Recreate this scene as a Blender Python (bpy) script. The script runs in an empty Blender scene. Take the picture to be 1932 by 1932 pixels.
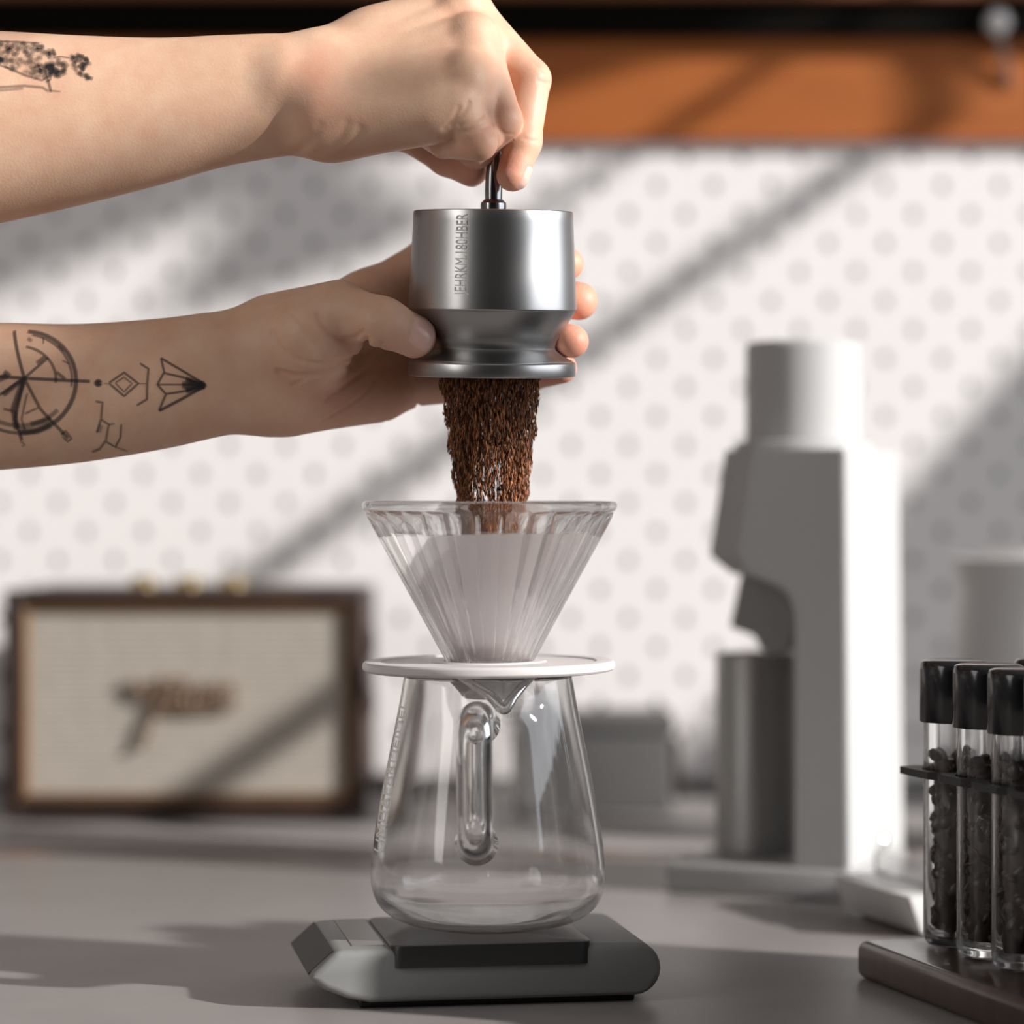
import bpy, bmesh, math, random
import numpy as np
from mathutils import Matrix, Vector

random.seed(7)
RNG = np.random.default_rng(7)
scene = bpy.context.scene
COL = scene.collection

# ------------------------------------------------------------------ camera
CAM_D = 1.297            # metres from the camera to the pouring axis
CAM_H = 0.2235           # lens height above the worktop
FPX = 100.0 / 36.0 * 1932.0
HORIZON = 940.0
cam_data = bpy.data.cameras.new('camera')
cam_data.lens = 100.0
cam_data.sensor_width = 36.0
cam_data.shift_y = -(966.0 - HORIZON) / 1932.0
cam_data.dof.use_dof = True
cam_data.dof.focus_distance = 1.272
cam_data.dof.aperture_fstop = 3.6
cam_data.clip_start = 0.01
cam = bpy.data.objects.new('camera', cam_data)
cam.location = (0, -CAM_D, CAM_H)
cam.rotation_euler = (math.pi / 2, 0, 0)
COL.objects.link(cam)
scene.camera = cam

# ------------------------------------------------------------------ light
world = bpy.data.worlds.new('world')
scene.world = world
world.use_nodes = True
world.node_tree.nodes['Background'].inputs[0].default_value = (0.75, 0.85, 1.0, 1)
world.node_tree.nodes['Background'].inputs[1].default_value = 1.2

SUN = Vector((0.86, -0.38, 0.34)).normalized()      # towards the sun
sun_data = bpy.data.lights.new('sun', 'SUN')
sun_data.energy = 6.4
sun_data.angle = math.radians(1.2)
sun_data.color = (1.0, 0.965, 0.93)
sun = bpy.data.objects.new('sun', sun_data)
sun.rotation_euler = SUN.to_track_quat('Z', 'Y').to_euler()
sun.location = (3, -1, 2)
COL.objects.link(sun)

def area(name, loc, aim, sx, sy, energy, color):
    d = bpy.data.lights.new(name, 'AREA')
    d.shape = 'RECTANGLE'
    d.size, d.size_y, d.energy, d.color = sx, sy, energy, color
    o = bpy.data.objects.new(name, d)
    o.location = loc
    o.rotation_euler = (Vector(loc) - Vector(aim)).to_track_quat('Z', 'Y').to_euler()
    COL.objects.link(o)
    return o

# daylight in the sun-side window and an added lamp, front left, brightening the hands
area('window_daylight', (1.33, -0.2, 0.66), (0, -0.2, 0.5), 1.6, 0.86, 7.5, (0.98, 0.985, 1.0))
area('left_fill_light', (-1.33, -0.78, 0.70), (0, 0, 0.3), 0.85, 1.0, 10.0, (1.0, 0.965, 0.935))

scene.view_settings.view_transform = 'Standard'
scene.view_settings.look = 'None'
scene.view_settings.gamma = 1.0
scene.view_settings.use_curve_mapping = False
scene.view_settings.exposure = 0.0
try:
    scene.cycles.max_bounces = 20
    scene.cycles.transmission_bounces = 20
    scene.cycles.glossy_bounces = 6
    scene.cycles.diffuse_bounces = 4
    scene.cycles.transparent_max_bounces = 16
    scene.cycles.use_denoising = True
    scene.cycles.sample_clamp_indirect = 4.0
except Exception:
    pass

# ------------------------------------------------------------------ helpers
def at(px, py, y=0.0):
    """World point at depth y (metres) that the photograph shows at a pixel."""
    s = (CAM_D + y) / FPX
    return np.array([(px - 966.0) * s, y, CAM_H - (py - HORIZON) * s])

def mm(px, py, ymm):
    return at(px, py, ymm * 0.001)

MATS = {}
def material(name, color, rough=0.5, metal=0.0, noise=None, bump=None, spec=0.5, trans=0.0,
             ior=1.45, sss=0.0, sheen=0.0, coat=0.0, stretch=None, alpha_attr=None):
    m = bpy.data.materials.new(name)
    m.use_nodes = True
    nt = m.node_tree
    b = nt.nodes['Principled BSDF']
    b.inputs['Base Color'].default_value = (*color, 1)
    b.inputs['Roughness'].default_value = rough
    b.inputs['Metallic'].default_value = metal
    b.inputs['IOR'].default_value = ior
    b.inputs['Specular IOR Level'].default_value = spec
    b.inputs['Transmission Weight'].default_value = trans
    b.inputs['Coat Weight'].default_value = coat
    if sss:
        b.inputs['Subsurface Weight'].default_value = sss
        b.inputs['Subsurface Radius'].default_value = (1.0, 0.35, 0.2)
        b.inputs['Subsurface Scale'].default_value = 0.004
    tc = nt.nodes.new('ShaderNodeTexCoord')
    src = tc.outputs['Object']
    if stretch:
        mp = nt.nodes.new('ShaderNodeMapping')
        mp.inputs['Scale'].default_value = stretch
        nt.links.new(src, mp.inputs['Vector'])
        src = mp.outputs['Vector']
    if noise:
        scale, c2 = noise[0], noise[1]
        n = nt.nodes.new('ShaderNodeTexNoise')
        n.inputs['Scale'].default_value = scale
        n.inputs['Detail'].default_value = 6
        r = nt.nodes.new('ShaderNodeValToRGB')
        r.color_ramp.elements[0].position = 0.3
        r.color_ramp.elements[1].position = 0.7
        r.color_ramp.elements[0].color = (*color, 1)
        r.color_ramp.elements[1].color = (*c2, 1)
        nt.links.new(src, n.inputs['Vector'])
        nt.links.new(n.outputs['Fac'], r.inputs['Fac'])
        nt.links.new(r.outputs['Color'], b.inputs['Base Color'])
    if bump:
        n2 = nt.nodes.new('ShaderNodeTexNoise')
        n2.inputs['Scale'].default_value = bump[0]
        n2.inputs['Detail'].default_value = 4
        bp = nt.nodes.new('ShaderNodeBump')
        bp.inputs['Strength'].default_value = bump[1]
        bp.inputs['Distance'].default_value = bump[2]
        nt.links.new(src, n2.inputs['Vector'])
        nt.links.new(n2.outputs['Fac'], bp.inputs['Height'])
        nt.links.new(bp.outputs['Normal'], b.inputs['Normal'])
    MATS[name] = m
    return m

WM = {}
def tag(o, label=None, cat=None, group=None, kind=None):
    if label: o['label'] = label
    if cat: o['category'] = cat
    if group: o['group'] = group
    if kind: o['kind'] = kind
    return o

def thing(name, label, cat, loc=(0, 0, 0), rotz=0.0, group=None):
    o = bpy.data.objects.new(name, None)
    o.empty_display_size = 0.02
    o.location = loc
    o.rotation_euler = (0, 0, rotz)
    COL.objects.link(o)
    WM[o.name] = Matrix.Translation(Vector(loc)) @ Matrix.Rotation(rotz, 4, 'Z')
    return tag(o, label, cat, group)

def link_mesh(name, V, F, mat, parent=None, local=False, smooth=True, angle=None):
    V = np.asarray(V, dtype=float)
    if parent is not None and not local:
        M = np.array(WM[parent.name].inverted())
        V = V @ M[:3, :3].T + M[:3, 3]
    me = bpy.data.meshes.new(name)
    if isinstance(F, np.ndarray):
        n = F.shape[1]
        me.vertices.add(len(V)); me.vertices.foreach_set('co', V.astype(np.float32).ravel())
        me.loops.add(F.size); me.loops.foreach_set('vertex_index', F.astype(np.int32).ravel())
        me.polygons.add(len(F))
        me.polygons.foreach_set('loop_start', (np.arange(len(F)) * n).astype(np.int32))
        me.polygons.foreach_set('loop_total', np.full(len(F), n, dtype=np.int32))
        me.update(calc_edges=True)
        me.validate()
    else:
        me.from_pydata([tuple(v) for v in V], [], F)
        me.update()
    if smooth:
        me.polygons.foreach_set('use_smooth', np.ones(len(me.polygons), dtype=bool))
        if angle is not None:
            me.set_sharp_from_angle(angle=math.radians(angle))
    if mat is not None:
        me.materials.append(mat)
    o = bpy.data.objects.new(name, me)
    COL.objects.link(o)
    if parent is not None:
        o.parent = parent
        WM[o.name] = WM[parent.name].copy()
    else:
        WM[o.name] = Matrix.Identity(4)
    return o

class MB:
    """Collects simple shapes into one mesh."""
    def __init__(self):
        self.V, self.F = [], []
    def add(self, V, F):
        k = len(self.V)
        self.V += [tuple(v) for v in V]
        self.F += [tuple(i + k for i in f) for f in F]
        return self
    def box(self, x0, x1, y0, y1, z0, z1):
        V = [(x, y, z) for z in (z0, z1) for y in (y0, y1) for x in (x0, x1)]
        F = [(0, 2, 3, 1), (4, 5, 7, 6), (0, 1, 5, 4), (2, 6, 7, 3), (0, 4, 6, 2), (1, 3, 7, 5)]
        return self.add(V, F)
    def rbox(self, x0, x1, y0, y1, z0, z1, r=0.003, seg=3):
        bm = bmesh.new()
        bmesh.ops.create_cube(bm, size=1.0)
        for v in bm.verts:
            v.co = ((x0 + x1) / 2 + v.co.x * (x1 - x0), (y0 + y1) / 2 + v.co.y * (y1 - y0), (z0 + z1) / 2 + v.co.z * (z1 - z0))
        bmesh.ops.bevel(bm, geom=list(bm.edges), offset=r, segments=seg, affect='EDGES', profile=0.5)
        return self.bm(bm)
    def bm(self, bm):
        bm.verts.index_update()
        V = [tuple(v.co) for v in bm.verts]
        F = [tuple(v.index for v in f.verts) for f in bm.faces]
        bm.free()
        return self.add(V, F)
    def tube(self, pts, r, seg=12, caps=True):
        V, F = sweep(pts, r, seg, caps)
        return self.add(V, F)
    def lathe(self, prof, cx=0, cy=0, seg=64):
        V, F = lathe(prof, seg)
        return self.add([(x + cx, y + cy, z) for x, y, z in V], F)
    def build(self, name, mat, parent=None, local=False, smooth=True, angle=35):
        return link_mesh(name, self.V, self.F, mat, parent, local, smooth, angle)

def sweep(pts, r, seg=12, caps=True):
    pts = [Vector(p) for p in pts]
    n = len(pts)
    rad = [r] * n if isinstance(r, (int, float)) else list(r)
    V, F = [], []
    up = None
    for i, p in enumerate(pts):
        t = (pts[min(i + 1, n - 1)] - pts[max(i - 1, 0)]).normalized()
        if up is None:
            up = Vector((0, 0, 1)) if abs(t.z) < 0.9 else Vector((0, 1, 0))
        a = t.cross(up).normalized()
        b = a.cross(t).normalized()
        up = b
        for k in range(seg):
            th = 2 * math.pi * k / seg
            V.append(tuple(p + (a * math.cos(th) + b * math.sin(th)) * rad[i]))
    for i in range(n - 1):
        for k in range(seg):
            k2 = (k + 1) % seg
            F.append((i * seg + k, i * seg + k2, (i + 1) * seg + k2, (i + 1) * seg + k))
    if caps:
        F.append(tuple(range(seg - 1, -1, -1)))
        F.append(tuple((n - 1) * seg + k for k in range(seg)))
    return V, F

def lathe(prof, seg=64):
    """prof: (radius, z) pairs; a radius of 0 closes the shape on the axis."""
    V, F, rings = [], [], []
    for r, z in prof:
        if r <= 1e-7:
            rings.append([len(V)]); V.append((0, 0, z))
        else:
            k = len(V)
            V += [(r * math.cos(2 * math.pi * i / seg), r * math.sin(2 * math.pi * i / seg), z) for i in range(seg)]
            rings.append(list(range(k, k + seg)))
    for a, b in zip(rings[:-1], rings[1:]):
        for i in range(seg):
            j = (i + 1) % seg
            if len(a) == 1 and len(b) == 1: continue
            if len(a) == 1: F.append((a[0], b[j], b[i]))
            elif len(b) == 1: F.append((a[i], a[j], b[0]))
            else: F.append((a[i], a[j], b[j], b[i]))
    return V, F

def smooth_path(pts, n=8):
    """Catmull-Rom through the points."""
    P = [np.array(p, float) for p in pts]
    P = [2 * P[0] - P[1]] + P + [2 * P[-1] - P[-2]]
    out = []
    for i in range(1, len(P) - 2):
        for k in range(n):
            t = k / n
            out.append(0.5 * ((2 * P[i]) + (-P[i - 1] + P[i + 1]) * t + (2 * P[i - 1] - 5 * P[i] + 4 * P[i + 1] - P[i + 2]) * t * t
                              + (-P[i - 1] + 3 * P[i] - 3 * P[i + 1] + P[i + 2]) * t ** 3))
    out.append(P[-2])
    return out

def extrude_xz(poly, y0, y1, bevel=0.0, seg=3):
    """Prism from a polygon in the xz plane, edges rounded."""
    bm = bmesh.new()
    f0 = [bm.verts.new((x, y0, z)) for x, z in poly]
    f = bm.faces.new(f0)
    r = bmesh.ops.extrude_face_region(bm, geom=[f])
    vs = [g for g in r['geom'] if isinstance(g, bmesh.types.BMVert)]
    bmesh.ops.translate(bm, verts=vs, vec=(0, y1 - y0, 0))
    bmesh.ops.recalc_face_normals(bm, faces=list(bm.faces))
    if bevel:
        bm.edges.ensure_lookup_table()
        ee = [e for e in bm.edges if abs(e.verts[0].co.y - e.verts[1].co.y) < 1e-6 or e.calc_face_angle(0) > math.radians(40)]
        bmesh.ops.bevel(bm, geom=ee, offset=bevel, segments=seg, affect='EDGES', profile=0.5, clamp_overlap=True)
    return bm

def text_mesh(body, size):
    cu = bpy.data.curves.new('lettering', 'FONT')
    cu.body = body
    cu.size = size
    cu.align_x = 'LEFT'
    cu.resolution_u = 4
    to = bpy.data.objects.new('lettering_source', cu)
    COL.objects.link(to)
    dg = bpy.context.evaluated_depsgraph_get()
    me = to.evaluated_get(dg).to_mesh()
    bm = bmesh.new(); bm.from_mesh(me)
    to.evaluated_get(dg).to_mesh_clear()
    bpy.data.objects.remove(to); bpy.data.curves.remove(cu)
    bmesh.ops.triangulate(bm, faces=list(bm.faces))
    bmesh.ops.subdivide_edges(bm, edges=[e for e in bm.edges if e.calc_length() > size * 0.35], cuts=1)
    bmesh.ops.triangulate(bm, faces=list(bm.faces))
    bm.verts.index_update()
    V = np.array([tuple(v.co) for v in bm.verts]); F = [tuple(v.index for v in f.verts) for f in bm.faces]
    bm.free()
    return V, F

# ------------------------------------------------------------------ materials
M_table = material('stone_worktop', (0.255, 0.235, 0.225), 0.42, noise=(14, (0.30, 0.275, 0.265)), bump=(260, 0.12, 0.0006), spec=0.35)
M_table2 = material('rear_worktop', (0.27, 0.255, 0.25), 0.5, noise=(10, (0.32, 0.30, 0.295)))
M_trimwood = material('worktop_joint', (0.16, 0.075, 0.035), 0.5)
M_plaster = material('plaster', (0.62, 0.60, 0.58), 0.9, noise=(6, (0.66, 0.64, 0.62)))
M_dark = material('dark_paint', (0.06, 0.055, 0.052), 0.8, noise=(5, (0.075, 0.07, 0.066)))
M_floor = material('floor_boards', (0.14, 0.10, 0.07), 0.6, noise=(8, (0.2, 0.14, 0.1)), stretch=(1, 8, 1))
M_peg = material('white_pegboard', (0.83, 0.80, 0.785), 0.6, noise=(4, (0.80, 0.775, 0.765)))
M_pegback = material('pegboard_backing', (0.36, 0.35, 0.345), 0.9)
M_wood = material('orange_wood', (0.33, 0.088, 0.016), 0.5, noise=(9, (0.40, 0.12, 0.026)), stretch=(1, 1, 9))
M_shelf = material('brown_shelf_wood', (0.16, 0.055, 0.025), 0.5, noise=(9, (0.22, 0.08, 0.035)), stretch=(1, 1, 9))
M_steel = material('polished_steel', (0.62, 0.62, 0.63), 0.16, 1.0)
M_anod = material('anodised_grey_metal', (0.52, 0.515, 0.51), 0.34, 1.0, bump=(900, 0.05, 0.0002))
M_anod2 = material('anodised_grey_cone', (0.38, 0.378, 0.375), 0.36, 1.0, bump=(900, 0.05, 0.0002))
M_stem = material('dark_chrome', (0.30, 0.30, 0.30), 0.18, 1.0)
M_etch = material('etched_lettering', (0.95, 0.94, 0.93), 0.6)
M_glass = material('clear_glass', (1, 1, 1), 0.0, trans=1.0, ior=1.47)
M_glassr = material('pressed_glass', (1, 1, 1), 0.0, trans=1.0, ior=1.5)
def soft_glass(m, clear):
    nt = m.node_tree
    b = nt.nodes['Principled BSDF']; out = nt.nodes['Material Output']
    t = nt.nodes.new('ShaderNodeBsdfTransparent')
    mx = nt.nodes.new('ShaderNodeMixShader'); mx.inputs[0].default_value = clear
    nt.links.new(b.outputs[0], mx.inputs[1]); nt.links.new(t.outputs[0], mx.inputs[2])
    nt.links.new(mx.outputs[0], out.inputs['Surface'])
soft_glass(M_glassr, 0.48)
soft_glass(M_glass, 0.08)
M_white_ink = material('white_ink', (0.85, 0.84, 0.82), 0.6)
M_disc = material('white_ceramic_plastic', (0.66, 0.62, 0.61), 0.38)
M_scale = material('grey_scale_shell', (0.24, 0.242, 0.238), 0.5, bump=(1500, 0.04, 0.0002))
M_plate = material('dark_scale_plate', (0.028, 0.028, 0.028), 0.38, bump=(1800, 0.05, 0.0002))
M_screen = material('smoked_screen', (0.030, 0.027, 0.027), 0.45, spec=0.15)
M_panel = material('touch_panel', (0.16, 0.145, 0.14), 0.3)
M_white = material('white_shell', (0.74, 0.73, 0.72), 0.45)
M_mach = material('pale_grey_powder_coat', (0.46, 0.46, 0.455), 0.6, bump=(1200, 0.05, 0.0002))
M_mach2 = material('grey_powder_coat', (0.34, 0.34, 0.338), 0.55)
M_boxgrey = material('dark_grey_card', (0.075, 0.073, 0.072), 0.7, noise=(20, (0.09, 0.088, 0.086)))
M_cup = material('brushed_cup_metal', (0.42, 0.42, 0.41), 0.42, 0.85)
M_black = material('gloss_black_cap', (0.012, 0.012, 0.013), 0.16, spec=0.6)
M_blackm = material('matt_black_metal', (0.011, 0.0105, 0.010), 0.5)
M_rail = material('matt_black_rail', (0.006, 0.005, 0.004), 0.9, spec=0.05)
M_bean = material('dark_roast_bean', (0.028, 0.017, 0.012), 0.32, noise=(120, (0.05, 0.03, 0.02)))
M_walnut = material('dark_walnut', (0.045, 0.027, 0.021), 0.3, noise=(14, (0.075, 0.045, 0.034)), stretch=(1, 8, 1), coat=0.2)
M_leather = material('dark_brown_leatherette', (0.020, 0.009, 0.006), 0.55, noise=(30, (0.042, 0.018, 0.010)), bump=(600, 0.2, 0.0006))
M_grille = material('beige_grille_cloth', (0.36, 0.32, 0.28), 0.85, noise=(90, (0.41, 0.37, 0.32)))
M_bronze = material('bronze_piping', (0.25, 0.13, 0.045), 0.4, 0.7)
M_script = material('brown_script', (0.17, 0.11, 0.07), 0.5)
M_brass = material('brass_knob', (0.85, 0.65, 0.35), 0.2, 1.0)
M_shade_curtain = material('shade_curtain_linen', (0.45, 0.43, 0.40), 0.9)
M_terracotta = material('planter_clay', (0.4, 0.2, 0.12), 0.8)
M_leaf = material('green_leaf', (0.06, 0.16, 0.04), 0.5)

def paper_material():
    m = bpy.data.materials.new('filter_paper')
    m.use_nodes = True
    nt = m.node_tree
    b = nt.nodes['Principled BSDF']
    b.inputs['Base Color'].default_value = (0.92, 0.88, 0.87, 1)
    b.inputs['Roughness'].default_value = 0.9
    t = nt.nodes.new('ShaderNodeBsdfTranslucent')
    t.inputs['Color'].default_value = (0.92, 0.88, 0.87, 1)
    mx = nt.nodes.new('ShaderNodeMixShader')
    mx.inputs[0].default_value = 0.68
    out = nt.nodes['Material Output']
    nt.links.new(b.outputs[0], mx.inputs[1]); nt.links.new(t.outputs[0], mx.inputs[2])
    nt.links.new(mx.outputs[0], out.inputs['Surface'])
    return m
M_paper = paper_material()

def coffee_material():
    m = bpy.data.materials.new('ground_coffee')
    m.use_nodes = True
    nt = m.node_tree
    b = nt.nodes['Principled BSDF']
    b.inputs['Roughness'].default_value = 0.6
    a = nt.nodes.new('ShaderNodeAttribute'); a.attribute_name = 'tone'
    r = nt.nodes.new('ShaderNodeValToRGB')
    r.color_ramp.elements[0].color = (0.018, 0.0065, 0.003, 1)
    r.color_ramp.elements[1].color = (0.46, 0.155, 0.042, 1)
    nt.links.new(a.outputs['Fac'], r.inputs['Fac'])
    nt.links.new(r.outputs['Color'], b.inputs['Base Color'])
    return m
M_coffee = coffee_material()

def skin_material():
    m = bpy.data.materials.new('skin')
    m.use_nodes = True
    nt = m.node_tree
    b = nt.nodes['Principled BSDF']
    b.inputs['Roughness'].default_value = 0.5
    b.inputs['Specular IOR Level'].default_value = 0.38
    b.inputs['Subsurface Weight'].default_value = 0.12
    b.inputs['Subsurface Radius'].default_value = (1.0, 0.35, 0.2)
    b.inputs['Subsurface Scale'].default_value = 0.004
    tc = nt.nodes.new('ShaderNodeTexCoord')
    n = nt.nodes.new('ShaderNodeTexNoise'); n.inputs['Scale'].default_value = 75; n.inputs['Detail'].default_value = 5
    n.inputs['Roughness'].default_value = 0.6
    r = nt.nodes.new('ShaderNodeValToRGB')
    r.color_ramp.elements[0].position = 0.3; r.color_ramp.elements[1].position = 0.75
    r.color_ramp.elements[0].color = (0.76, 0.51, 0.355, 1)
    r.color_ramp.elements[1].color = (0.69, 0.40, 0.27, 1)
    a = nt.nodes.new('ShaderNodeAttribute'); a.attribute_name = 'flush'
    mix = nt.nodes.new('ShaderNodeMix'); mix.data_type = 'RGBA'
    mix.inputs[7].default_value = (0.68, 0.25, 0.17, 1)
    nt.links.new(tc.outputs['Object'], n.inputs['Vector'])
    nt.links.new(n.outputs['Fac'], r.inputs['Fac'])
    nt.links.new(r.outputs['Color'], mix.inputs[6])
    nt.links.new(a.outputs['Fac'], mix.inputs[0])
    nt.links.new(mix.outputs[2], b.inputs['Base Color'])
    v = nt.nodes.new('ShaderNodeTexVoronoi'); v.inputs['Scale'].default_value = 900
    n2 = nt.nodes.new('ShaderNodeTexNoise'); n2.inputs['Scale'].default_value = 260; n2.inputs['Detail'].default_value = 4
    ad = nt.nodes.new('ShaderNodeMath'); ad.operation = 'ADD'
    bp = nt.nodes.new('ShaderNodeBump'); bp.inputs['Strength'].default_value = 0.085; bp.inputs['Distance'].default_value = 0.0005
    nt.links.new(tc.outputs['Object'], v.inputs['Vector']); nt.links.new(tc.outputs['Object'], n2.inputs['Vector'])
    nt.links.new(v.outputs['Distance'], ad.inputs[0]); nt.links.new(n2.outputs['Fac'], ad.inputs[1])
    nt.links.new(ad.outputs[0], bp.inputs['Height']); nt.links.new(bp.outputs['Normal'], b.inputs['Normal'])
    return m
M_skin = skin_material()
M_nail = material('finger_nail', (0.82, 0.52, 0.43), 0.22, sss=0.15)

def ink_material():
    m = bpy.data.materials.new('tattoo_ink')
    m.use_nodes = True
    nt = m.node_tree
    b = nt.nodes['Principled BSDF']
    b.inputs['Base Color'].default_value = (0.040, 0.040, 0.040, 1)
    b.inputs['Roughness'].default_value = 0.55
    b.inputs['Specular IOR Level'].default_value = 0.3
    a = nt.nodes.new('ShaderNodeAttribute'); a.attribute_name = 'ink'
    nt.links.new(a.outputs['Fac'], b.inputs['Alpha'])
    return m
M_ink = ink_material()

# ------------------------------------------------------------------ the room
WALL_Y = 0.86
def structure(name, mb, mat, **k):
    o = mb.build(name, mat, **k)
    o['kind'] = 'structure'
    return o

structure('wall_back', MB().box(-1.35, 1.2, WALL_Y + 0.02, WALL_Y + 0.12, -0.9, 1.6), M_plaster)
structure('wall_left', MB().box(-1.45, -1.35, -2.6, WALL_Y + 0.12, -0.9, 1.6), M_plaster)
structure('wall_front', MB().box(-1.45, 1.3, -2.7, -2.6, -0.9, 1.6), M_dark)
structure('ceiling', MB().box(-1.45, 1.3, -2.7, WALL_Y + 0.12, 1.6, 1.7), M_plaster)
structure('floor', MB().box(-1.45, 1.3, -2.7, WALL_Y + 0.12, -1.0, -0.9), M_floor)
# the sun-side wall: the window head gives the sloping edge of shade on the back wall
WX, WY0, WY1, WZ0, WZ1 = 1.2, -1.0, 0.62, 0.22, 1.043
wr = MB()
wr.box(WX, WX + 0.1, -2.6, WY0, -0.9, 1.6).box(WX, WX + 0.1, WY1, WALL_Y + 0.12, -0.9, 1.6)
wr.box(WX, WX + 0.1, WY0, WY1, -0.9, WZ0).box(WX, WX + 0.1, WY0, WY1, WZ1, 1.6)
structure('wall_right', wr, M_plaster)
fr = MB()
fr.box(WX + 0.02, WX + 0.07, WY0, WY0 + 0.04, WZ0, WZ1).box(WX + 0.02, WX + 0.07, WY1 - 0.04, WY1, WZ0, WZ1)
fr.box(WX + 0.02, WX + 0.07, WY0, WY1, WZ0, WZ0 + 0.04).box(WX + 0.02, WX + 0.07, WY0, WY1, WZ1 - 0.004, WZ1)
win = structure('window_1', fr, M_white)
structure('trim_1', MB().box(WX - 0.10, WX + 0.1, WY0, WY1, WZ0 - 0.03, WZ0), M_white)

# linen curtain added unseen at the far window end to shade the wall
cv, cf = [], []
nz, ny = 24, 40
for i in range(nz + 1):
    z = 0.23 + (0.99 - 0.23) * i / nz
    e = 0.462 + (z + 0.04 - 0.58) * 0.62
    e = max(0.36, min(0.60, e))
    for j in range(ny + 1):
        y = e + (0.66 - e) * j / ny
        cv.append((WX - 0.045 + 0.012 * math.sin(j * 1.3 + z * 2), y, z))
for i in range(nz):
    for j in range(ny):
        a = i * (ny + 1) + j
        cf.append((a, a + 1, a + ny + 2, a + ny + 1))
cur = link_mesh('shade_curtain', cv, cf, M_shade_curtain)
tag(cur, 'linen curtain added unseen at the window end to shade the back wall', 'shade_curtain')
sm = cur.modifiers.new('thickness', 'SOLIDIFY'); sm.thickness = 0.003

# unseen planter and shelf added across the window to shade the lower arm
pl = thing('shade_shelf', 'narrow white shelf added across the window to carry the shading planter', 'shelf', (WX - 0.05, -0.72, 0.735))
MB().box(WX - 0.12, WX + 0.0, -0.99, -0.50, 0.72, 0.735).build('board', M_white, pl)
pb = thing('shade_planter', 'unseen clay planter box with small leaves, added to shade the lower arm', 'planter', (WX - 0.06, -0.68, 0.735))
MB().rbox(WX - 0.11, WX - 0.01, -0.86, -0.525, 0.735, 0.765, 0.006).build('trough', M_terracotta, pb)
lf = MB()
for k in range(430):
    ly = random.uniform(-.87, -.53)
    c = Vector((WX - 0.06 + random.uniform(-.055, .055), ly, random.uniform(0.765, 0.835 if ly < -0.60 else 0.88)))
    d = Vector((random.uniform(-1, 1), random.uniform(-1, 1), random.uniform(-0.4, 1))).normalized() * 0.02
    s = d.cross(Vector((random.uniform(-1, 1), random.uniform(-1, 1), 1))).normalized() * 0.0085
    lf.add([c - d, c - d * 0.4 + s * 0.8, c + d * 0.3 + s * 0.8, c + d, c + d * 0.3 - s * 0.8, c - d * 0.4 - s * 0.8], [(0, 1, 2, 3, 4, 5)])
for k in range(22):
    y = -0.85 + k * 0.015
    lf.tube([(WX - 0.06, y, 0.765), (WX - 0.06 + random.uniform(-.03, .03), y + random.uniform(-.02, .02), random.uniform(0.80, 0.83))], 0.0012, 5)
lf.build('leaves', M_leaf, pb)['kind'] = 'stuff'

# pegboard with real holes
def pegboard():
    pitch = 0.0433 / 2
    x0, x1, z0, z1 = -1.2, 0.9, 0.012, 0.4935
    nx, nzz = int((x1 - x0) / pitch), int((z1 - z0) / pitch)
    pz = (z1 - z0) / nzz
    V, F = [], []
    seg = 8
    R = 0.0034
    yf, yb = WALL_Y, WALL_Y + 0.006
    for i in range(nx):
        for j in range(nzz):
            ax, az = x0 + i * pitch, z0 + j * pz
            k = len(V)
            if (i + j) % 2:
                V += [(ax, yf, az), (ax + pitch, yf, az), (ax + pitch, yf, az + pz), (ax, yf, az + pz)]
                F.append((k, k + 1, k + 2, k + 3))
                continue
            cx, cz = ax + pitch / 2, az + pz / 2
            V += [(ax, yf, az), (cx, yf, az), (ax + pitch, yf, az), (ax + pitch, yf, cz), (ax + pitch, yf, az + pz),
                  (cx, yf, az + pz), (ax, yf, az + pz), (ax, yf, cz)]
            for yy in (yf, yb):
                for s in range(8):
                    t = math.radians(-135 + 45 * s)
                    V.append((cx + R * math.cos(t), yy, cz + R * 1.35 * math.sin(t)))
            for s in range(8):
                s2 = (s + 1) % 8
                F.append((k + s, k + s2, k + 8 + s2, k + 8 + s))
                F.append((k + 8 + s, k + 8 + s2, k + 16 + s2, k + 16 + s))
    root = thing('pegboard', 'white perforated pegboard panel covering the wall behind the radio', 'pegboard', (0, WALL_Y, 0.012))
    link_mesh('perforated_sheet', V, F, M_peg, root, smooth=False)
    MB().box(x0, x1, WALL_Y + 0.008, WALL_Y + 0.012, z0, z1).build('backing', M_pegback, root)
pegboard()
MB_ = MB().box(-1.2, 0.9, WALL_Y - 0.012, WALL_Y + 0.019, 0.4935, 0.80)
wp = MB_.build('wood_panel', M_wood)
tag(wp, 'orange-brown wooden wall panel above the white pegboard', 'panel')
sh = thing('wall_shelf', 'brown wooden shelf edge with a black rail, high on the orange wood panel', 'shelf', (0, WALL_Y - 0.03, 0.5745))
MB().rbox(-1.2, 0.9, WALL_Y - 0.042, WALL_Y - 0.012, 0.5965, 0.63, 0.002, 2).build('board', M_shelf, sh)
MB().rbox(-1.2, 0.9, WALL_Y - 0.030, WALL_Y - 0.012, 0.5695, 0.5965, 0.002, 2).build('rail', M_rail, sh)
# steel hook screwed into the panel
hk = thing('wall_hook', 'small white ball hook on the wood panel by the rail', 'hook', at(1883, 42, WALL_Y - 0.03))
c = at(1883, 42, WALL_Y - 0.035)
MB().lathe([(0.009 * math.cos(t), c[2] + 0.009 * math.sin(t)) for t in [math.pi * (k / 10 - 0.5) for k in range(11)]], c[0], c[1], 20).build('ball', M_white, hk)
MB().tube([(c[0], c[1], c[2]), (c[0] + 0.006, c[1] + 0.012, c[2] - 0.02), (c[0] + 0.012, WALL_Y - 0.013, c[2] - 0.045)], 0.003, 10).build('shank', M_steel, hk)

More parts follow.
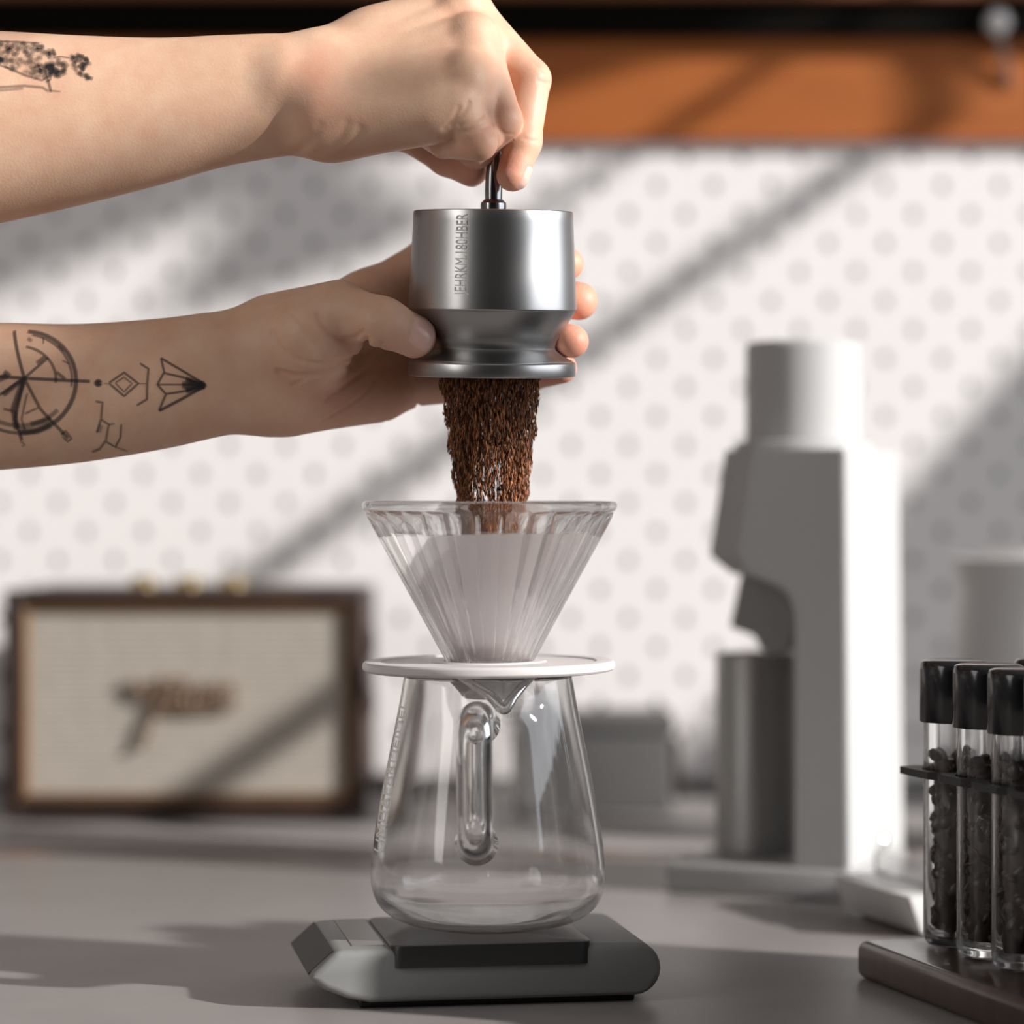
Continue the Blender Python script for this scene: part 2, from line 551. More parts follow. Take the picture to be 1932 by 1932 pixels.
# worktops
ft = MB().rbox(-1.3, 1.15, -0.45, 0.487, -0.04, 0.0, 0.002, 2).build('worktop', M_table)
tag(ft, 'grey stone worktop under the scale and coffee gear', 'worktop')
rt = MB().rbox(-1.3, 1.15, 0.4955, WALL_Y + 0.02, -0.04, 0.0, 0.002, 2).build('rear_worktop', M_table2)
tag(rt, 'darker grey rear worktop under the radio along the wall', 'worktop')
jn = MB().box(-1.3, 1.15, 0.487, 0.4955, -0.04, 0.0012).build('joint_strip', M_trimwood)
tag(jn, 'thin brown strip between the front and rear worktops', 'strip')
cabn = thing('base_cabinet', 'plain base cabinet under the grey worktops', 'cabinet', (0, 0, -0.9))
MB().box(-1.28, 1.12, -0.40, WALL_Y, -0.9, -0.04).build('carcass', M_dark, cabn)

# unseen lamp added right of the gear; its rods shade the wall and the radio
lamp = thing('shadow_lamp', 'unseen black balanced-arm lamp added to cast rod shadows on wall and radio', 'lamp', (0.374, 0.368, 0))
B = Vector((1.06, 0.521, 0.803)); A = Vector((0.453, 0.386, 0.296)); A = A - (B - A) * 0.13
MB().lathe([(0, 0), (0.055, 0), (0.055, 0.012), (0.012, 0.018), (0, 0.018)], A.x, A.y, 40).build('base', M_blackm, lamp)
MB().tube([(A.x, A.y, 0.01), A], 0.008).build('post', M_blackm, lamp)
MB().tube([A, B], 0.0105).build('arm', M_blackm, lamp)
off = Vector((-0.02, 0, 0.115))
MB().tube([A + (B - A) * 0.62 + off, B + off], 0.007).build('arm', M_blackm, lamp)
MB().tube([B, B + off], 0.011).build('elbow', M_blackm, lamp)
E = Vector((1.06, 0.33, 0.955))
MB().tube([B + off, E], 0.010).build('arm', M_blackm, lamp)
MB().lathe([(0.012, E.z), (0.02, E.z - 0.01), (0.045, E.z - 0.07), (0.043, E.z - 0.07), (0.017, E.z - 0.015), (0.012, E.z - 0.005)], E.x, E.y - 0.01, 32).build('shade', M_blackm, lamp)

# ------------------------------------------------------------------ implicit surfaces for the hands
def smin(a, b, k):
    h = np.maximum(k - np.abs(a - b), 0.0) / k
    return np.minimum(a, b) - h * h * k * 0.25

class Cap:
    """Tapered capsule, optionally flattened to f of its radius along n."""
    def __init__(self, a, b, ra, rb, n=None, f=1.0):
        self.a, self.b = np.array(a, float), np.array(b, float)
        self.ra, self.rb, self.f = ra * 0.001, rb * 0.001, f
        self.n = None if n is None else np.array(n, float) / np.linalg.norm(n)
    def __call__(self, P):
        ab = self.b - self.a
        L2 = max(ab @ ab, 1e-12)
        t = np.clip(((P - self.a) @ ab) / L2, 0, 1)
        q = P - (self.a + t[:, None] * ab)
        if self.n is not None:
            qn = q @ self.n
            d = np.sqrt(np.maximum((q * q).sum(1) + qn * qn * (1 / self.f ** 2 - 1), 0))
        else:
            d = np.sqrt((q * q).sum(1))
        return d - (self.ra + t * (self.rb - self.ra))

def chain(pts, rad, k=0.003):
    caps = [Cap(pts[i], pts[i + 1], rad[i], rad[i + 1]) for i in range(len(pts) - 1)]
    def f(P):
        d = caps[0](P)
        for c in caps[1:]:
            d = smin(d, c(P), k)
        return d
    f.first = caps[0]
    rest = caps[1:]
    def r(P):
        d = rest[0](P)
        for c in rest[1:]:
            d = smin(d, c(P), k)
        return d
    f.rest = r
    return f

class Hand:
    def __init__(self):
        self.base, self.fingers, self.grooves, self.bumps = [], [], [], []
        self.lo, self.hi = None, None
    def raw(self, P):
        d = None
        for c, k in self.base:
            v = c(P)
            d = v if d is None else smin(d, v, k)
        out = None
        for f, k1, k2 in self.fingers:
            g = smin(d, f.first(P), k1)
            g = smin(g, f.rest(P), k2)
            out = g if out is None else smin(out, g, 0.0012)
        return d if out is None else out
    def __call__(self, P):
        d = self.raw(P)
        for pts, w, depth in self.grooves:
            lo_, hi_ = pts.min(0) - 3 * w, pts.max(0) + 3 * w
            sel = np.nonzero(((P > lo_) & (P < hi_)).all(1))[0]
            if not len(sel):
                continue
            P_all, P, m = P, P[sel], None
            for a, b in zip(pts[:-1], pts[1:]):
                ab = b - a
                t = np.clip(((P - a) @ ab) / max(ab @ ab, 1e-12), 0, 1)
                q = P - (a + t[:, None] * ab)
                dd = (q * q).sum(1)
                m = dd if m is None else np.minimum(m, dd)
            P = P_all
            d[sel] += depth * np.exp(-m / (w * w))
        return d
    def project(self, X, Z, y0=-0.14, field=None):
        """March along +y from the camera's side onto the surface."""
        f = field or self.raw
        P = np.stack([X, np.full_like(X, y0), Z], 1)
        for _ in range(60):
            d = f(P)
            P[:, 1] += np.clip(d, -0.004, 0.02) * 0.8
        return P
    def project_dir(self, P, D, field=None):
        f = field or self
        P = P.copy()
        for _ in range(50):
            P += D * (np.clip(f(P), -0.003, 0.01) * 0.8)[:, None]
        return P
    def groove_px(self, pts, y_guess, w=0.9, depth=0.7):
        q = smooth_path([mm(px, py, y_guess) for px, py in pts], 4)
        q = np.array(q)
        S = self.project(q[:, 0], q[:, 2])
        self.grooves.append((S, w * 0.001, depth * 0.001))

def surface_nets(f, lo, hi, h):
    lo, hi = np.array(lo), np.array(hi)
    B = 4
    n = (np.ceil((hi - lo) / h / B).astype(int)) * B + 1
    nb = (n - 1) // B
    # coarse pass: keep only blocks near the surface
    ii = np.stack(np.meshgrid(*[np.arange(k) for k in nb], indexing='ij'), -1).reshape(-1, 3)
    cen = lo + (ii * B + B / 2) * h
    dc = f(cen)
    G = np.full(tuple(n), 1.0, dtype=np.float32)
    sgn = np.where(dc < 0, -1.0, 1.0)
    off = np.stack(np.meshgrid(*[np.arange(B + 1)] * 3, indexing='ij'), -1).reshape(-1, 3)
    far_in = ii[(dc < 0)]
    for b in far_in:
        G[b[0] * B:b[0] * B + B + 1, b[1] * B:b[1] * B + B + 1, b[2] * B:b[2] * B + B + 1] = -1.0
    near = ii[np.abs(dc) < h * B * 1.35]
    idx = (near[:, None, :] * B + off[None]).reshape(-1, 3)
    flat = np.unique(np.ravel_multi_index(idx.T, tuple(n)))
    idx = np.stack(np.unravel_index(flat, tuple(n)), 1)
    vals = np.empty(len(flat), dtype=np.float32)
    for s in range(0, len(flat), 400000):
        vals[s:s + 400000] = f(lo + idx[s:s + 400000] * h)
    G.ravel()[flat] = vals
    ins = G < 0
    c = [ins[dx:n[0] - 1 + dx, dy:n[1] - 1 + dy, dz:n[2] - 1 + dz] for dx in (0, 1) for dy in (0, 1) for dz in (0, 1)]
    cnt = sum(x.astype(np.int8) for x in c)
    act = (cnt > 0) & (cnt < 8)
    cells = np.stack(np.nonzero(act), 1)
    vid = np.full(act.shape, -1, dtype=np.int32)
    vid[act] = np.arange(len(cells))
    corners = np.array([(dx, dy, dz) for dx in (0, 1) for dy in (0, 1) for dz in (0, 1)])
    cv = np.stack([G[cells[:, 0] + o[0], cells[:, 1] + o[1], cells[:, 2] + o[2]] for o in corners], 1)
    acc = np.zeros((len(cells), 3)); num = np.zeros(len(cells))
    for a in range(8):
        for b in range(a + 1, 8):
            if np.abs(corners[a] - corners[b]).sum() != 1: continue
            va, vb = cv[:, a], cv[:, b]
            m = (va < 0) != (vb < 0)
            t = np.where(m, va / np.where(m, va - vb, 1), 0)
            p = corners[a] + t[:, None] * (corners[b] - corners[a])
            acc += p * m[:, None]; num += m
    V = lo + (cells + acc / num[:, None]) * h
    quads = []
    for ax in range(3):
        s0 = [slice(None)] * 3; s1 = [slice(None)] * 3
        s0[ax] = slice(0, n[ax] - 1); s1[ax] = slice(1, n[ax])
        ch = ins[tuple(s0)] != ins[tuple(s1)]
        e = np.stack(np.nonzero(ch), 1)
        u, w = (ax + 1) % 3, (ax + 2) % 3
        ok = (e[:, u] > 0) & (e[:, w] > 0) & (e[:, u] < n[u] - 1) & (e[:, w] < n[w] - 1)
        e = e[ok]
        q = []
        for du, dw in ((-1, -1), (0, -1), (0, 0), (-1, 0)):
            o = e.copy(); o[:, u] += du; o[:, w] += dw
            q.append(vid[o[:, 0], o[:, 1], o[:, 2]])
        q = np.stack(q, 1)
        flip = ~ins[e[:, 0], e[:, 1], e[:, 2]]
        q[flip] = q[flip][:, ::-1]
        quads.append(q)
    Q = np.concatenate(quads)
    Q = Q[(Q >= 0).all(1)]
    return V, Q

def flush_attr(o, V, spots, hand=None):
    a = np.zeros(len(V))
    if hand is not None:              # skin is redder along its folds
        for pts, w, depth in hand.grooves:
            sel = np.nonzero(((V > pts.min(0) - 0.004) & (V < pts.max(0) + 0.004)).all(1))[0]
            if not len(sel): continue
            m = np.full(len(sel), 1.0)
            for p, q in zip(pts[:-1], pts[1:]):
                d = q - p
                t = np.clip(((V[sel] - p) @ d) / max(d @ d, 1e-12), 0, 1)
                m = np.minimum(m, ((V[sel] - p - t[:, None] * d) ** 2).sum(1))
            a[sel] = np.maximum(a[sel], min(0.34, 170 * depth + 0.04) * np.exp(-m / (w * 1.1) ** 2))
    for c, r, s in spots:
        d = np.linalg.norm(V - np.array(c), axis=1)
        a = np.maximum(a, s * np.exp(-(d / (r * 0.001)) ** 2))
    at_ = o.data.attributes.new('flush', 'FLOAT', 'POINT')
    at_.data.foreach_set('value', a.astype(np.float32))

def nail(hand, name, centre, axis, normal, w, l, parent):
    """Thin curved plate lying on the finger tip."""
    ax = np.array(axis, float); ax /= np.linalg.norm(ax)
    nn = np.array(normal, float); nn -= ax * (nn @ ax); nn /= np.linalg.norm(nn)
    sd = np.cross(nn, ax)
    nu, nv = 14, 14
    u = np.linspace(-1, 1, nu); v = np.linspace(-1, 1, nv)
    U, W = np.meshgrid(u, v, indexing='ij')
    # squarish oval
    su = U * np.sqrt(1 - 0.28 * W * W); sv = W * np.sqrt(1 - 0.22 * U * U)
    P0 = np.array(centre) + (su.ravel() * w * 0.0005)[:, None] * sd + (sv.ravel() * l * 0.0005)[:, None] * ax + nn * 0.016
    S = hand.project_dir(P0, np.tile(-nn, (len(P0), 1)))
    edge = np.maximum(np.abs(U), np.abs(W)).ravel()
    S = S + nn * (0.00055 - 0.0006 * np.clip((edge - 0.8) / 0.2, 0, 1))[:, None]
    F = [(i * nv + j, (i + 1) * nv + j, (i + 1) * nv + j + 1, i * nv + j + 1) for i in range(nu - 1) for j in range(nv - 1)]
    return link_mesh(name, S, F, M_nail, parent)

def tattoo(hand, name, strokes, y_guess, parent):
    """strokes: (pixel polyline, width in pixels, strength); ink lies in the skin."""
    V, F, I = [], [], []
    prof = [(-1, 0.0), (-0.55, 0.75), (0, 1.0), (0.55, 0.75), (1, 0.0)]
    for pts, wd, st in strokes:
        p = np.array(pts, float)
        # resample
        q = [p[0]]
        for a, b in zip(p[:-1], p[1:]):
            k = max(1, int(np.linalg.norm(b - a) / 4))
            q += [a + (b - a) * (i + 1) / k for i in range(k)]
        q = np.array(q)
        t = np.gradient(q, axis=0) if len(q) > 1 else np.array([[1, 0]])
        t /= np.maximum(np.linalg.norm(t, axis=1, keepdims=True), 1e-6)
        nrm = np.stack([-t[:, 1], t[:, 0]], 1)
        k0 = len(V)
        for i in range(len(q)):
            for o, al in prof:
                w_ = mm(*(q[i] + nrm[i] * o * wd * 0.62), y_guess)
                V.append(w_)
                end = 0.5 if i in (0, len(q) - 1) else 1.0
                I.append(al * st * end * 0.88)
        for i in range(len(q) - 1):
            for j in range(4):
                a = k0 + i * 5 + j
                F.append((a, a + 1, a + 6, a + 5))
    V = np.array(V)
    S = hand.project(V[:, 0], V[:, 2], field=hand.raw)
    # a tiny, growing lift keeps crossing strokes apart
    S[:, 1] -= 0.00022
    o = link_mesh(name, S, F, M_ink, parent)
    at_ = o.data.attributes.new('ink', 'FLOAT', 'POINT')
    at_.data.foreach_set('value', np.array(I, dtype=np.float32))
    return o

person = thing('person', 'person reaching in with bare tattooed forearms, pouring coffee from a metal doser', 'person', (-0.40, 0.0, 0.30))
GRID = 0.00072

# ---- upper arm in the picture: right hand pinching the stem, back of the hand towards the camera
R = Hand()
def sec(px, top, bot, y, f, n=(0, 1, 0)):
    return mm(px, (top + bot) / 2, y), (bot - top) / 2 * (CAM_D + y * 0.001) / FPX * 1000, f, n
class Limb:
    """Forearm: an ellipse of changing size swept along x, rounded at the wrist end."""
    def __init__(self, secs):
        q = np.array(smooth_path([np.array([c[0], c[1], c[2], r * 0.001, f]) for c, r, f, n in secs], 10))
        self.x, self.y, self.z, self.r, self.f = q.T
    def __call__(self, P):
        x = P[:, 0]
        xc = np.clip(x, self.x[0], self.x[-1])
        y, z = np.interp(xc, self.x, self.y), np.interp(xc, self.x, self.z)
        r, f = np.interp(xc, self.x, self.r), np.interp(xc, self.x, self.f)
        dy, dz, dx = (P[:, 1] - y) / f, P[:, 2] - z, x - xc
        return (np.sqrt(dx * dx + dy * dy + dz * dz) - r) * 0.9
def limb(hand, secs, k=0.012):
    hand.base.append((Limb(secs), k))
limb(R, [sec(-330, 58, 490, 5, .80), sec(-150, 58, 452, 2, .80), sec(0, 63, 418, 0, .80), sec(150, 71, 384, -3, .78), sec(300, 75, 346, -6, .76),
         sec(420, 70, 312, -9, .74), sec(520, 67, 294, -11, .72), sec(585, 70, 286, -12, .70)], 0.003)
wr0 = mm(600, 176, -13)
# ulna head and wrist tendons
R.base.append((Cap(mm(545, 150, -22), mm(600, 175, -24), 8, 8), 0.014))
mcp_r = {'index': mm(862, 6, 8), 'middle': mm(892, 78, -10), 'ring': mm(884, 138, -24), 'little': mm(864, 196, -32)}
pr = (0.15, 1.0, -0.45)   # palm normal
R.base += [(Cap(mm(615, 118, -4), mcp_r['index'], 14, 11.5, pr, 1.0), 0.012),
           (Cap(mm(615, 160, -10), mcp_r['middle'], 15, 11.5, pr, 1.0), 0.012),
           (Cap(mm(615, 205, -16), mcp_r['ring'], 15, 11, pr, 1.0), 0.012),
           (Cap(mm(620, 232, -18), mcp_r['little'], 13.5, 10.5, pr, 1.0), 0.012),
           (Cap(mm(650, 234, -12), mm(822, 212, -27), 13.5, 12.5), 0.010),
           (Cap(mm(640, 200, 6), mm(765, 215, 18), 15, 12), 0.014),
           (Cap(mm(700, 90, 4), mm(800, 120, 8), 13, 13), 0.014)]
# knuckle heads
R.base += [(Cap(mm(893, 70, -17), mm(898, 92, -18), 7, 7), 0.006), (Cap(mm(882, 135, -32), mm(886, 150, -32), 6.5, 6.5), 0.006),
           (Cap(mm(866, 0, 0), mm(872, 8, 0), 8, 8), 0.006)]
# extensor tendons
R.base += [(Cap(mm(700, 140, -22.5), mm(880, 78, -20), 1.8, 2.6), 0.005), (Cap(mm(700, 180, -28), mm(868, 140, -35), 1.6, 2.4), 0.005),
           (Cap(mm(700, 95, -15), mm(850, 20, -5), 1.6, 2.4), 0.005)]
idx_r = [mcp_r['index'], mm(1000, 150, -1), mm(986, 268, -9), mm(967, 331, -12)]
mid_r = [mcp_r['middle'], mm(947, 226, -20), mm(898, 282, -6), mm(860, 262, 4)]
rin_r = [mcp_r['ring'], mm(914, 252, -22), mm(866, 268, -4), mm(836, 246, 6)]
lit_r = [mcp_r['little'], mm(905, 270, -32), mm(838, 268, -16), mm(806, 252, -4)]
thu_r = [mm(690, 215, 16), mm(770, 240, 22), mm(846, 292, 12), mm(888, 317, 4)]
R.fingers = [(chain(idx_r, [11.5, 9.4, 8.3, 7.3]), 0.009, 0.002), (chain(mid_r, [11.5, 9.1, 8.2, 7.4]), 0.007, 0.0015),
             (chain(rin_r, [11, 8.8, 7.8, 7.0], .0015), 0.004, 0.0008), (chain(lit_r, [10, 7.9, 7.3, 6.6], .001), 0.003, 0.0006),
             (chain(thu_r, [13, 11, 9.6, 8.4]), 0.010, 0.002)]
# creases of the curled little finger, knuckle folds and the wrist
for g in ([(868, 238), (890, 231), (912, 214)], [(872, 248), (898, 245), (928, 232)], [(850, 236), (872, 218), (885, 196)], [(838, 242), (856, 226), (866, 206)]):
    R.groove_px(g, -40, 1.1, 0.75)
for g in ([(826, 262), (832, 276), (826, 290)],):
    R.groove_px(g, -30, 1.0, 0.8)
for g in ([(1010, 118), (1022, 128), (1034, 132)], [(1016, 150), (1030, 152), (1040, 150)], [(988, 262), (1000, 266), (1016, 266)], [(940, 250), (952, 258), (968, 258)]):
    R.groove_px(g, -15, 0.8, 0.35)
for g in ([(560, 282), (590, 262), (604, 240)], [(600, 288), (640, 262), (655, 236)], [(640, 290), (668, 268), (680, 245)]):
    R.groove_px(g, -30, 2.2, 0.4)
V, Q = surface_nets(R, (-0.345, -0.085, 0.315), (0.03, 0.07, 0.475), GRID)
ra_ = link_mesh('right_arm', V, Q, M_skin, person)
tag(ra_, 'right forearm and hand pinching the stem between thumb and forefinger')
flush_attr(ra_, V, [(idx_r[1], 13, .55), (idx_r[2], 10, .4), (idx_r[3], 14, .8), (mcp_r['index'], 14, .4), (mcp_r['middle'], 14, .55), (mcp_r['ring'], 12, .35),
                    (mid_r[1], 12, .5), (rin_r[1], 12, .5), (lit_r[1], 12, .45), (lit_r[2], 10, .3), (thu_r[3], 18, .7), (thu_r[2], 16, .5),
                    (mm(600, 150, -30), 14, .4), (mm(610, 210, -30), 18, .3)], R)
nail(R, 'finger_nail', idx_r[3] + np.array([0.004, 0.0, -0.001]), idx_r[3] - idx_r[2], (0.93, -0.25, 0.2), 9.5, 11, ra_)
nail(R, 'thumb_nail', thu_r[3], thu_r[3] - thu_r[2], (-0.2, 0.9, -0.3), 12, 13, ra_)
# bird tattoo near the elbow end
def hatch(poly, n, wd, st, ang, holes=(), spread=0.5):
    """Short shading strokes filling an outline."""
    out = []
    P = np.array(poly, float)
    lo, hi = P.min(0), P.max(0)
    while len(out) < n:
        q = RNG.uniform(lo, hi)
        ins = False
        for i in range(len(P)):
            a, b = P[i], P[i - 1]
            if (a[1] > q[1]) != (b[1] > q[1]) and q[0] < (b[0] - a[0]) * (q[1] - a[1]) / (b[1] - a[1]) + a[0]:
                ins = not ins
        if not ins or any(np.hypot(q[0] - h[0], q[1] - h[1]) < h[2] for h in holes):
            continue
        t = math.radians(ang) + RNG.normal(0, spread)
        d = np.array([math.cos(t), math.sin(t)]) * RNG.uniform(4, 8)
        out.append(([tuple(q - d), tuple(q), tuple(q + d)], wd, st * RNG.uniform(0.7, 1.2)))
    return out
tattoo(R, 'bird_tattoo',
    hatch([(-70, 64), (20, 65), (60, 68), (82, 84), (94, 108), (90, 134), (74, 144), (40, 136), (0, 118), (-70, 104)], 300, 9, .27, 20, ((30, 94, 8), (36, 122, 8), (74, 106, 7)))
    + hatch([(78, 112), (100, 98), (116, 108), (122, 124), (104, 138), (84, 136)], 50, 9, .38, 60) + hatch([(124, 98), (140, 92), (156, 102), (164, 120), (150, 114), (132, 110)], 26, 8, .5, 30)
    + hatch([(128, 114), (150, 116), (168, 144), (150, 140), (130, 126)], 24, 8, .42, 45) + hatch([(60, 76), (86, 78), (96, 96), (80, 92)], 14, 7, .35, 40) + [
    ([(-70, 64), (0, 64), (60, 67)], 5, .45), ([(0, 118), (40, 136), (74, 146), (88, 136)], 5, .5), ([(-20, 112), (10, 122)], 4, .5),
    ([(92, 100), (104, 97), (124, 100)], 4, .5), ([(76, 118), (84, 142), (92, 170)], 6, .6), ([(86, 128), (90, 144), (80, 150)], 5, .5), ([(88, 166), (110, 168)], 4, .4),
    ([(-60, 158), (0, 160), (40, 157), (75, 160), (88, 168)], 6, .45), ([(-60, 164), (0, 166), (40, 162)], 6, .35)], -40, ra_)

# ---- lower arm in the picture: left hand wrapped behind the doser, palm towards the camera
L = Hand()
limb(L, [sec(-330, 614, 918, 14, .80), sec(-150, 613, 898, 10, .78), sec(0, 612, 884, 8, .76), sec(150, 614, 870, 7, .74), sec(300, 604, 846, 6, .72), sec(400, 592, 824, 6, .71), sec(480, 588, 806, 7, .70)], 0.003)
mcp_l = {'index': mm(692, 566, 32), 'middle': mm(716, 612, 42), 'ring': mm(732, 668, 45), 'little': mm(738, 726, 39)}
L.base += [(Cap(mm(500, 655, 10), mcp_l['index'], 17, 12), 0.012), (Cap(mm(500, 680, 12), mcp_l['middle'], 17, 13), 0.012),
           (Cap(mm(500, 715, 12), mcp_l['ring'], 17, 13), 0.012), (Cap(mm(500, 745, 10), mcp_l['little'], 15, 11.5), 0.012),
           (Cap(mm(560, 752, 8), mm(715, 742, 28), 14, 12), 0.012),       # hypothenar
           (Cap(mm(535, 650, -1), mm(590, 640, -8), 15, 17), 0.014),      # thenar
           (Cap(mm(590, 640, -8), mm(636, 612, -8), 17, 14), 0.010),
           (Cap(mm(520, 610, 4), mm(640, 580, 4), 10, 11), 0.012)]
idx_l = [mcp_l['index'], mm(800, 494, 50), mm(970, 480, 48), mm(1071, 498, 30)]
mid_l = [mcp_l['middle'], mm(840, 560, 52), mm(1010, 556, 46), mm(1092, 568, 24)]
rin_l = [mcp_l['ring'], mm(860, 640, 48), mm(1020, 634, 36), mm(1079, 644, 9)]
lit_l = [mcp_l['little'], mm(872, 724, 50), mm(1000, 706, 46), mm(1060, 695, 22)]
thu_l = [mm(560, 625, 0), mm(640, 584, -13), mm(722, 608, -25), mm(782, 635, -19)]
L.fingers = [(chain(idx_l, [12, 10, 8.8, 7.6]), 0.010, 0.002), (chain(mid_l, [13, 10, 9.2, 8.8]), 0.006, 0.002),
             (chain(rin_l, [13, 9.8, 8.6, 7.7]), 0.006, 0.002), (chain(lit_l, [11, 8.8, 8, 7.0]), 0.008, 0.002),
             (chain(thu_l, [15, 12.4, 10.2, 9.7], 0.006), 0.008, 0.003)]
for g, w, dp in (([(606, 602), (622, 628), (648, 644), (676, 644), (694, 636)], 1.1, 1.1),
                 ([(520, 630), (545, 668), (590, 690), (640, 690)], 1.3, .6),
                 ([(535, 706), (570, 714), (620, 706), (668, 680), (700, 648)], 1.6, 1.3),
                 ([(560, 730), (620, 700), (665, 690)], 1.4, .5),
                 ([(618, 754), (660, 720), (700, 690), (728, 655)], 1.0, .7),
                 ([(606, 796), (650, 770), (685, 745), (704, 715)], 1.0, .6),
                 ([(784, 780), (782, 750), (774, 715)], 1.2, .8),
                 ([(706, 800), (740, 785), (770, 765)], .8, .4),
                 ([(714, 608), (724, 590), (730, 578)], 1.3, .5), ([(726, 612), (736, 598), (738, 586)], 1.0, .4),
                 ([(560, 600), (580, 620), (600, 650)], .8, .3), ([(590, 595), (606, 615), (628, 640)], .8, .3)):
    L.groove_px(g, 5, w * 0.95, dp * 1.7)
V, Q = surface_nets(L, (-0.345, -0.06, 0.20), (0.07, 0.08, 0.36), GRID)
la_ = link_mesh('left_arm', V, Q, M_skin, person)
tag(la_, 'left forearm and hand holding the doser, thumb in front')
flush_attr(la_, V, [(idx_l[3], 16, .8), (mid_l[3], 18, .85), (rin_l[3], 18, .85), (lit_l[3], 18, .8), (thu_l[3] + np.array([.007, 0, 0]), 11, .6), (thu_l[2], 12, .25),
                    (mm(620, 760, 5), 22, .3), (mm(740, 740, 30), 26, .4), (mm(560, 700, 0), 18, .2), (mm(760, 600, 40), 25, .3)], L)
nail(L, 'thumb_nail', thu_l[3] + np.array([0.001, 0, 0.0]), thu_l[3] - thu_l[2], (0.1, -0.95, 0.3), 15, 13.5, la_)

wheel = []
cx, cy = 40, 712
def arc(cx, cy, rx, ry, a0, a1, n=16):
    return [(cx + rx * math.cos(math.radians(a0 + (a1 - a0) * i / n)), cy + ry * math.sin(math.radians(a0 + (a1 - a0) * i / n))) for i in range(n + 1)]
tattoo(L, 'compass_tattoo', [
    (arc(30, 718, 108, 98, -86, 92, 24), 9, .72), (arc(30, 716, 100, 90, -80, 8, 16), 5, .55), (arc(26, 716, 74, 66, -80, 5, 12), 6, .6),
    (arc(30, 718, 108, 98, 92, 200, 14), 7, .6), (arc(30, 716, 96, 86, 40, 200, 20), 9, .5),
    ([(12, 618), (24, 660), (40, 712)], 7, .75), ([(-20, 708), (40, 712), (120, 716), (165, 718)], 7, .75), ([(-30, 760), (40, 712), (84, 672)], 6, .65),
    ([(62, 684), (78, 670)], 9, .6), ([(0, 745), (20, 728), (40, 712)], 10, .7), ([(40, 712), (22, 790), (32, 830)], 7, .75), ([(38, 718), (20, 770), (24, 810)], 12, .75),
    ([(40, 712), (70, 770), (120, 826)], 7, .65), ([(46, 740), (34, 790), (40, 812)], 5, .5), ([(40, 780), (66, 768)], 5, .5),
    ([(50, 800), (90, 790)], 12, .55), ([(30, 812), (60, 812), (90, 800)], 14, .6), ([(0, 770), (20, 775)], 6, .5), ([(0, 700), (10, 706), (-10, 716)], 12, .7),
    ([(106, 820), (116, 812), (126, 826), (118, 832), (108, 822)], 5, .5), ([(28, 830), (36, 838), (30, 842)], 6, .4),
    ([(100, 648), (112, 660)], 4, .5), ([(110, 678), (124, 684)], 4, .5), ([(70, 632), (72, 646)], 4, .5), ([(40, 634), (50, 640)], 8, .5), ([(100, 700), (118, 714)], 7, .6),
    (arc(180, 721, 3.2, 3.2, 0, 370, 14), 9, .95), ([(190, 722), (200, 722)], 3, .4),
    ([(200, 721), (229, 701), (256, 722), (229, 746), (200, 721)], 5, .65), ([(212, 721), (229, 710), (244, 722), (229, 738), (212, 721)], 4, .55), ([(256, 722), (272, 722)], 3, .4),
    ([(258, 683), (275, 694), (273, 722), (272, 752), (252, 764)], 5, .65)], -25, la_)
tattoo(L, 'arrow_tattoo', [
    ([(298, 673), (305, 700), (292, 724), (308, 742), (294, 774)], 5, .7), ([(298, 673), (340, 698), (385, 725)], 5, .75), ([(294, 774), (340, 750), (385, 725)], 6, .8),
    ([(305, 702), (340, 710), (380, 725)], 5, .7), ([(292, 724), (340, 724), (380, 725)], 4, .6), ([(308, 742), (345, 736), (380, 725)], 5, .7),
    ([(345, 714), (382, 725)], 12, .85), ([(345, 736), (382, 726)], 12, .85), ([(338, 725), (380, 725)], 14, .8)], -25, la_)
tattoo(L, 'glyph_tattoo', [
    ([(174, 756), (188, 758), (184, 790), (174, 816)], 5, .6), ([(184, 790), (198, 800), (190, 830), (176, 846), (160, 852)], 5, .55), ([(184, 800), (178, 815)], 9, .4),
    ([(198, 800), (210, 798)], 4, .5), ([(222, 798), (218, 824), (206, 842), (190, 832)], 4.5, .6), ([(206, 842), (228, 850)], 4, .4)], -25, la_)

# ------------------------------------------------------------------ hand-held doser being emptied
def tilt(V, c, rx, ry):
    M = np.array(Matrix.Rotation(rx, 3, 'X') @ Matrix.Rotation(ry, 3, 'Y'))
    return (np.asarray(V) - c) @ M.T + c

PX = CAM_D / FPX                       # metres per pixel on the pouring plane
def prof_px(rows, cy=None):
    return [(h * PX, CAM_H - (y - HORIZON) * PX) for y, h in rows]

DC = at(929.5, 555, 0.0)
TILT = (math.radians(4.2), math.radians(0.55))
def doser_part(name, rows, mat, parent, seg=96):
    V, F = lathe(prof_px(rows), seg)
    V = np.array(V); V[:, 0] += DC[0]
    return link_mesh(name, tilt(V, DC, *TILT), F, mat, parent, angle=25)
doser = thing('coffee_doser', 'brushed grey metal hand-held coffee doser tipped over the dripper', 'doser', (DC[0], 0, CAM_H + 0.05))
doser_part('upper_body', [(404, 0), (404, 140), (399.5, 143), (399, 147), (400, 149.5), (403, 150.5), (420, 151), (520, 156), (578, 159), (582.5, 159), (584.5, 157.5), (585, 150), (584, 0)], M_anod, doser)
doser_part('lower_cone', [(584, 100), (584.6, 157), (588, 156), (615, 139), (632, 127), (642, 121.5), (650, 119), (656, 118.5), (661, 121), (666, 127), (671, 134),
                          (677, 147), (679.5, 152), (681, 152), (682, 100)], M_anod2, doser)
doser_part('flange_ring', [(680.5, 90), (680, 152), (682, 156), (684.5, 158), (686, 158.4), (706, 158.4), (708.5, 157.5), (709.5, 155), (709.5, 102), (690, 100)], M_anod, doser)
